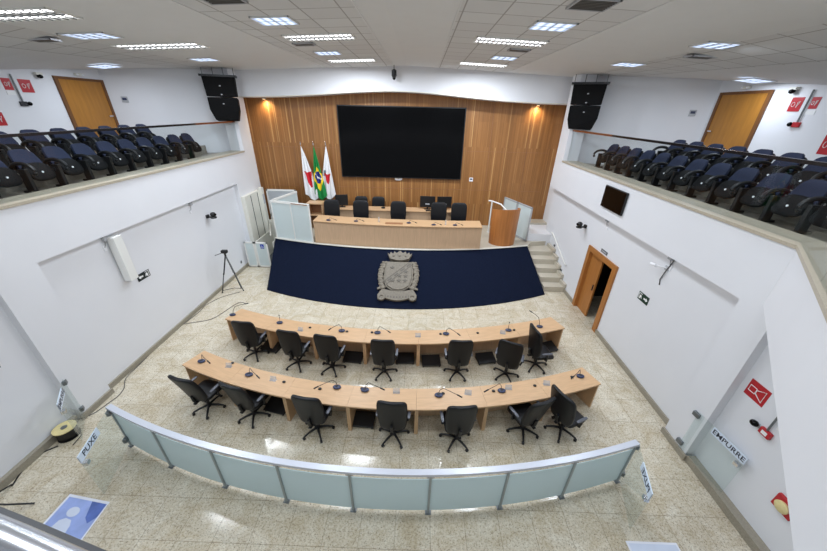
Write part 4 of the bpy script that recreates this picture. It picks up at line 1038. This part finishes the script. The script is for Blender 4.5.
# ------------------------------------------------------------------ left wall fittings
t = thing('column_speaker', 'slim white vertical box fixed high on the left wall', 'loudspeaker', (XLR, 6.62, 2.08))
MB().box(.03, .20, -.11, .11, 0, 1.1).build('body', 'white_paint', t, bevel=.01); MB().box(0, .05, -.04, .04, .3, .4).build('bracket', 'grey_metal', t); MB().box(.055, .19, .11, .115, .02, 1.08).build('grille', 'pale_grey', t)
for p, X, s, lab in (((102, 237), XLR, 1, 'small grey box with a wire at the recess top near the white box, left wall'), ((189, 203), XLR, 1, 'small grey box at the recess top, far part of left wall'),
                     ((609, 219), XRR, -1, 'small grey box below the wall television, right wall'), ((674, 255), XRR, -1, 'small grey junction box at the recess top above the camera arm, right wall')):
    q = px(p[0], p[1], X)
    t = thing('junction_box', lab, 'box', (X, q.y, min(q.z, 3.18)), 0, 'junction boxes under the recess edge')
    MB().box(min(0, s * .07), max(0, s * .07), -.05, .05, -.06, .06).build('case', 'pale_grey', t, bevel=.006); MB().box(min(0, s * .02), max(0, s * .02), -.09, -.02, -.28, -.16).build('plate', 'paper', t)
    MB().tube([(s * .03, 0, -.06), (s * .04, -.05, -.15), (s * .02, -.06, -.2)], .006, 6).build('wire', 'cable_grey', t)
def wall_cam(p, X, s, lab):
    q = px(p[0], p[1], X)
    t = thing('wall_camera', lab, 'camera', (X, q.y, q.z), 0, 'black wall cameras')
    MB().box(min(0, s * .06), max(0, s * .06), -.06, .06, -.03, .07).build('bracket', 'black_plastic', t)
    MB().tube([(s * .05, 0, .0), (s * .2, 0, .0)], .03, 8).build('arm', 'black_plastic', t)
    MB().lathe([(.09, 0), (.10, .03), (.08, .05)], (s * .22, 0, -.03), 16).build('base', 'black_plastic', t, True)
    MB().super((s * .22, 0, .09), .075, .085, .075, .8, .8, 16, 8).build('head', 'black_plastic', t, True); MB().tube([(s * .28, 0, .09), (s * .31, -.01, .09)], .04, 12).build('lens', 'black_gloss', t)
wall_cam((207, 217), XLR, 1, 'black camera on a bracket high on the left wall'); wall_cam((586, 227), XRR, -1, 'black camera on a bracket on the right wall left of the doorway')
def exit_sign(X, s, y0, y1, z0, z1, m, lab, arrow):
    t = thing('exit_sign', lab, 'sign', (X + s * .004, (y0 + y1) / 2, (z0 + z1) / 2), 0, 'emergency exit signs'); a = abs(y1 - y0) / 2; b = (z1 - z0) / 2
    MB().box(min(0, s * .006), max(0, s * .006), -a, a, -b, b).build('plate', m, t)
    o = s * .006; e = s * .002
    def pl(pts, nm): MB().extr([(o, p[0], p[1]) for p in pts], (e, 0, 0)).build(nm, 'sign_white', t)
    f = arrow
    pl([(f * .16, 0), (f * .10, .05), (f * .10, .02), (f * .02, .02), (f * .02, -.02), (f * .10, -.02), (f * .10, -.05)], 'arrow')
    pl([(-f * .17, -.075), (-f * .17, .075), (-f * .155, .075), (-f * .155, -.075)], 'door_symbol'); pl([(-f * .155, .06), (-f * .155, .075), (-f * .05, .075), (-f * .05, .06)], 'door_symbol')
    pl([(-f * .13, -.07), (-f * .105, -.07), (-f * .085, -.02), (-f * .06, -.05), (-f * .04, -.05), (-f * .07, .02), (-f * .1, .04), (-f * .13, .01)], 'running_figure')
exit_sign(XLR, 1, 6.86, 7.25, 1.86, 2.04, 'black_sign', 'dark exit sign with left arrow on the left wall', -1)
exit_sign(XRR, -1, 6.47, 6.84, 1.86, 2.06, 'green_sign', 'green exit sign with right arrow on the right wall', -1)
exit_sign(-6.98, 1, 3.60, 3.88, 1.86, 2.04, 'black_sign', 'dark exit sign cut by the left picture edge on the near left wall', -1)
t = thing('socket', 'small grey wall socket low on the left wall near the lift gate', 'socket', px(241, 262, XLR))
MB().box(0, .012, -.05, .05, -.06, .06).build('plate', 'pale_grey', t); MB().box(.012, .016, -.03, .03, -.04, .04).build('outlet', 'dark_plastic', t)
# tripod
tp = Vector((-6.42, 9.58, 0))
t = thing('tripod', 'tall camera tripod standing beside the left wall', 'tripod', tp)
for f in ((-.40, -.10), (.24, .10), (.08, .26)):
    lg = MB().tube([(0, 0, 1.42), (f[0] * .5, f[1] * .5, .72)], .022, 8).tube([(f[0] * .5, f[1] * .5, .74), (f[0], f[1], .02)], .015, 8).build('leg', 'dark_plastic' if f[0] < .2 else 'grey_metal', t, True)
    MB().lathe([(.022, 0), (.022, .03)], (f[0], f[1], 0), 10).build('foot', 'black_plastic', lg)
    MB().super((f[0] * .5, f[1] * .5, .73), .03, .03, .03, 1, 1, 8, 6).build('clamp', 'black_plastic', lg)
MB().tube([(-.36, -.09, .1), (0, 0, .16), (.22, .09, .1)], .01, 6).build('spreader', 'black_plastic', t)
MB().tube([(0, 0, 1.38), (0, 0, 1.52)], .03, 10).build('column', 'black_plastic', t); MB().box(-.09, .09, -.06, .06, 1.5, 1.6).build('head', 'black_plastic', t, bevel=.01); MB().tube([(0, 0, 1.54), (-.12, -.08, 1.50), (-.26, -.14, 1.46)], .01, 6).build('pan_handle', 'black_plastic', t)
# cable reel
q = pz(62, 433, .1)
t = thing('cable_reel', 'yellow and black cable reel on the floor in the left corner', 'cable reel', (-6.77, 3.96, 0))
MB().lathe([(.17, 0), (.17, .015)], n=24).build('lower_disc', 'black_plastic', t, True); MB().lathe([(.13, .015), (.155, .05), (.155, .22)], n=24).build('wound_cable', 'black_plastic', t, True)
up = MB().lathe([(.175, .22), (.175, .24)], n=28).build('upper_disc', 'spool_yellow', t, True); MB().lathe([(.05, .24), (.05, .25)], n=14).build('hub', 'grey_metal', up)
MB().tube([(.15, .1, .1), (.24, .0, .02), (.26, -.2, .008)], .008, 6).build('cable_tail', 'black_plastic', t)
# stand at the lower left edge
t = thing('light_stand', 'black stand leg reaching in at the lower left edge', 'stand', (-6.62, 2.55, 0))
MB().tube([(.48, .2, .015), (.22, .09, .18), (-.02, -.02, .42)], .014, 8).build('leg', 'black_plastic', t, True); MB().tube([(-.22, .47, .015), (-.1, .2, .2), (-.02, -.02, .42)], .014, 8).build('leg', 'black_plastic', t, True)
MB().tube([(-.1, -.5, .015), (-.06, -.25, .2), (-.02, -.02, .42)], .014, 8).build('leg', 'black_plastic', t, True); MB().tube([(-.02, -.02, .3), (-.02, -.02, 1.0)], .018, 8).build('pole', 'black_plastic', t, True)
# cables on the floor
def cable(P, lab, r=.008, m='cable_grey', z=.009):
    pts = [pz(p[0], p[1], z) for p in P]; sm = []
    for i in range(len(pts) - 1):
        a, b, c, d_ = pts[max(i - 1, 0)], pts[i], pts[i + 1], pts[min(i + 2, len(pts) - 1)]
        for k in range(5):
            u = k / 5; sm.append(.5 * ((2 * b) + (c - a) * u + (2 * a - 5 * b + 4 * c - d_) * u * u + (3 * b - a - 3 * c + d_) * u ** 3))
    sm.append(pts[-1])
    tag(MB().tube(sm, r, 6).build('floor_cable', m, None, True), lab, 'cable')
cable([(240, 292), (222, 297), (206, 305), (199, 312), (176, 330), (158, 346), (140, 364), (126, 378), (124, 388), (118, 396), (110, 402), (96, 412), (88, 416)], 'long grey cable running along the floor by the left wall')
cable([(246, 304), (238, 303), (214, 318), (196, 322), (184, 324)], 'short grey cable looping from the far desk end to the left wall')
cable([(58, 446), (44, 452), (32, 460), (20, 474), (12, 486)], 'dark cable lying along the skirting behind the reel', .012, 'black_plastic')
# floor posters
t = thing('floor_poster', 'blue and white floor poster with a pale figure at the lower left', 'poster', pz(70, 494))
A, B, Cc, D = [pz(*p) for p in ((70, 494), (110, 502), (74, 551), (28, 540))]
o = A.copy()
MB().prism([(p - o).xy for p in (A, B, Cc, D)], .001, .004).build('sheet', 'poster_border', t)
def bl(u, v): return ((A * (1 - u) * (1 - v) + B * u * (1 - v) + Cc * u * v + D * (1 - u) * v) - o).xy
MB().prism([bl(.05, .06), bl(.97, .06), bl(.97, .97), bl(.05, .97)], .004, .005).build('blue_print', 'poster_blue', t)
MB().prism([bl(.62, .06), bl(.97, .06), bl(.97, .34), bl(.86, .5), bl(.74, .40)], .005, .0056).build('dark_print', 'poster_deep', t)
MB().prism([bl(.40 + .13 * math.cos(a), .34 + .11 * math.sin(a)) for a in [k * PI / 8 for k in range(16)]], .005, .0062).build('figure_head', 'poster_pale', t)
MB().prism([bl(*p) for p in ((.26, .55), (.36, .48), (.5, .50), (.56, .6), (.62, .97), (.16, .97))], .005, .0062).build('figure_body', 'poster_pale', t)
t = thing('floor_poster', 'pale floor poster cut by the bottom edge on the right', 'poster', pz(626, 542.5)); A = pz(626, 542.5)
MB().box(0, .78, -.6, .02, .001, .004).build('sheet', 'poster_border', t); MB().box(.03, .75, -.57, -.01, .004, .005).build('pale_print', 'poster_pale', t)

# ------------------------------------------------------------------ right wall fittings
t = thing('wall_television', 'small black television tilted out from the right wall above the doorway', 'television', (XR, 8.6, 3.83), 0); 
bd_ = MB().box(-.06, -.01, -.52, .52, -.29, .29).build('body', 'black_plastic', t, bevel=.008); MB().box(-.064, -.06, -.50, .50, -.27, .27).build('screen', 'black_gloss', bd_)
MB().box(-.02, .0, -.15, .15, -.1, .1).build('mount', 'dark_plastic', t)
q = px(604.5, 252, XRR)
t = thing('door_plate', 'small grey name plate above the doorway on the right wall', 'sign', (XRR, q.y, q.z)); MB().box(-.012, 0, -.17, .17, -.045, .045).build('plate', 'grey_metal', t); MB().box(-.015, -.012, -.12, .12, -.015, .015).build('text_line', 'pale_grey', t)
q = px(667, 268, XRR)
t = thing('camera_arm', 'small white camera on an arm with a hanging cable on the right wall', 'camera', (XRR, q.y, q.z))
MB().box(-.02, 0, -.04, .04, -.05, .05).build('plate', 'pale_grey', t); MB().tube([(-.01, 0, 0), (-.1, .06, 0), (-.16, .14, .0)], .018, 8).build('arm', 'paper', t); MB().tube([(-.16, .12, .0), (-.18, .26, -.02)], .035, 10).build('body', 'paper', t, True)
MB().tube([(-.02, -.16, .42), (-.03, -.12, .2), (-.03, -.04, -.05), (-.02, .03, -.3), (-.01, .0, -.42)], .012, 6).build('cable', 'cable_grey', t, True)
XN = 5.37
t = thing('fire_alarm_sign', 'red square fire alarm sign with a white horn symbol on the right wall', 'sign', (XN, 3.70, 2.04)); 
MB().box(-.006, 0, -.155, .155, -.15, .15).build('plate', 'red_sign', t)
def seg(P, par, r=.008, m='sign_white'): MB().tube(P, r, 5, None, True).build('symbol', m, par)
seg([(-.008, .12, -.05), (-.008, .12, .05), (-.008, .02, .05), (-.008, .02, -.05)], t); seg([(-.008, .01, .03), (-.008, -.11, .10), (-.008, -.11, -.10), (-.008, .01, -.03)], t)
q = px(766, 432, XN)
t = thing('alarm_button', 'red call point box with black lamp and grey conduit on the right wall', 'alarm', (XN, q.y, q.z))
MB().box(-.05, 0, -.10, .06, -.055, .055).build('box', 'red_sign', t, bevel=.006); MB().box(-.055, -.05, -.06, .02, -.03, .03).build('glass_plate', 'sign_white', t)
MB().tube([(-.03, -.02, .05), (-.03, -.02, 2.1)], .014, 8).build('conduit', 'grey_metal', t, True); MB().super((-.06, .14, .02), .05, .06, .05, 1, 1, 12, 8).build('lamp', 'black_gloss', t, True); MB().box(-.03, 0, .06, .16, -.02, .04).build('lamp_base', 'pale_grey', t)
q = px(785, 424, XN)
t = thing('notice', 'red and white notice half hidden by the balcony face at the right', 'sign', (XN, q.y - .06, q.z)); MB().box(-.005, 0, -.1, .1, -.16, .1).build('plate', 'sign_white', t); MB().box(-.008, -.005, -.09, .09, -.04, .09).build('red_field', 'red_sign', t)
q = px(786, 506, XN)
t = thing('alarm_bell', 'red box with a round yellowish gauge low on the right wall', 'alarm', (XN, q.y, q.z)); MB().box(-.05, 0, -.14, .12, -.12, .12).build('box', 'red_sign', t, bevel=.01)
MB().lathe([(.085, 0), (.09, .03), (.06, .05)], n=20, T=Matrix.Translation((-.05, -.01, -.01)) @ Matrix.Rotation(-PI / 2, 4, 'Y')).build('bell', 'spool_yellow', t, True)
# gallery walls: signs, conduits, cameras
def gsign(X, s, p, w_, h_, lab, m='red_sign'):
    q = px(p[0], p[1], X); t = thing('fire_sign', lab, 'sign', (X, q.y, q.z), 0, 'red signs on the gallery walls')
    MB().box(min(0, s * .008), max(0, s * .008), -w_ / 2, w_ / 2, -h_ / 2, h_ / 2).build('plate', m, t)
    seg([(s * .011, -s * .2 * w_ + w_ * .14 * math.cos(a), h_ * .16 * math.sin(a)) for a in [k * PI / 4 for k in range(9)]], t, .006); seg([(s * .011, s * .12 * w_, -h_ * .22), (s * .011, s * .12 * w_, h_ * .16), (s * .011, s * .3 * w_, h_ * .22)], t, .008)
    return t
gsign(GL, 1, (26, 86), .30, .30, 'red fire sign on the left gallery wall right of the conduit')
a = gsign(GL, 1, (7, 84), .2, .26, 'small red fire sign left of the conduit on the left gallery wall'); MB().box(0, .008, -.1, .1, -.24, -.15).build('caption_plate', 'sign_white', a)
gsign(GL, 1, (-1.5, 119), .26, .3, 'red sign cut by the left picture edge behind the gallery seats')
gsign(GR, -1, (796, 104.5), .28, .30, 'red fire sign on the right gallery wall left of the conduit')
a = gsign(GR, -1, (815, 103), .18, .24, 'small red fire sign right of the conduit on the right gallery wall'); MB().box(-.008, 0, -.11, .11, -.24, -.15).build('caption_plate', 'sign_white', a)
gsign(GR, -1, (829, 145), .3, .4, 'red sign cut by the right picture edge behind the gallery seats')
for X, s, p, pt, lab in ((GL, 1, (23, 104), (13.5, 72), 'left'), (GR, -1, (797, 125), (812, 90), 'right')):
    q = px(p[0], p[1], X)
    t = thing('alarm_button', 'small alarm box with conduit up to the ceiling on the %s gallery wall' % lab, 'alarm', (X, q.y, q.z), 0, 'alarm boxes with conduit')
    MB().box(min(0, s * .05), max(0, s * .05), -.08, .08, -.05, .06).build('box', 'red_sign' if s < 0 else 'dark_plastic', t, bevel=.006); MB().tube([(s * .03, 0, .05), (s * .03, 0, (zgl(q.y) if s > 0 else zgr(q.y)) - q.z - .04)], .018, 8).build('conduit', 'grey_metal', t, True)
    MB().super((s * .05, .13, .01), .05, .05, .05, 1, 1, 12, 8).build('lamp', 'black_gloss', t, True)
for X, s, p, lab in ((GL, 1, (36.5, 75), 'left'), (GR, -1, (796, 90), 'right')):
    q = px(p[0], p[1], X); t = thing('dome_camera', 'small ceiling corner camera on the %s gallery wall' % lab, 'camera', (X, q.y, q.z), 0, 'gallery corner cameras')
    MB().box(min(0, s * .1), max(0, s * .1), -.08, .08, 0, .06).build('mount', 'off_white', t); MB().super((s * .08, 0, -.03), .06, .07, .05, 1, 1, 14, 8).build('dome', 'black_gloss', t, True)

# ------------------------------------------------------------------ world
wd = bpy.data.worlds.new('world'); SC.world = wd; wd.use_nodes = True
wd.node_tree.nodes['Background'].inputs[0].default_value = (.86, .92, 1, 1); wd.node_tree.nodes['Background'].inputs[1].default_value = .5
SC.view_settings.view_transform = 'Standard'; SC.view_settings.look = 'None'; SC.view_settings.gamma = 1; SC.view_settings.exposure = -0.24
SC.cycles.max_bounces = 8; SC.cycles.transparent_max_bounces = 16; SC.cycles.sample_clamp_indirect = 4
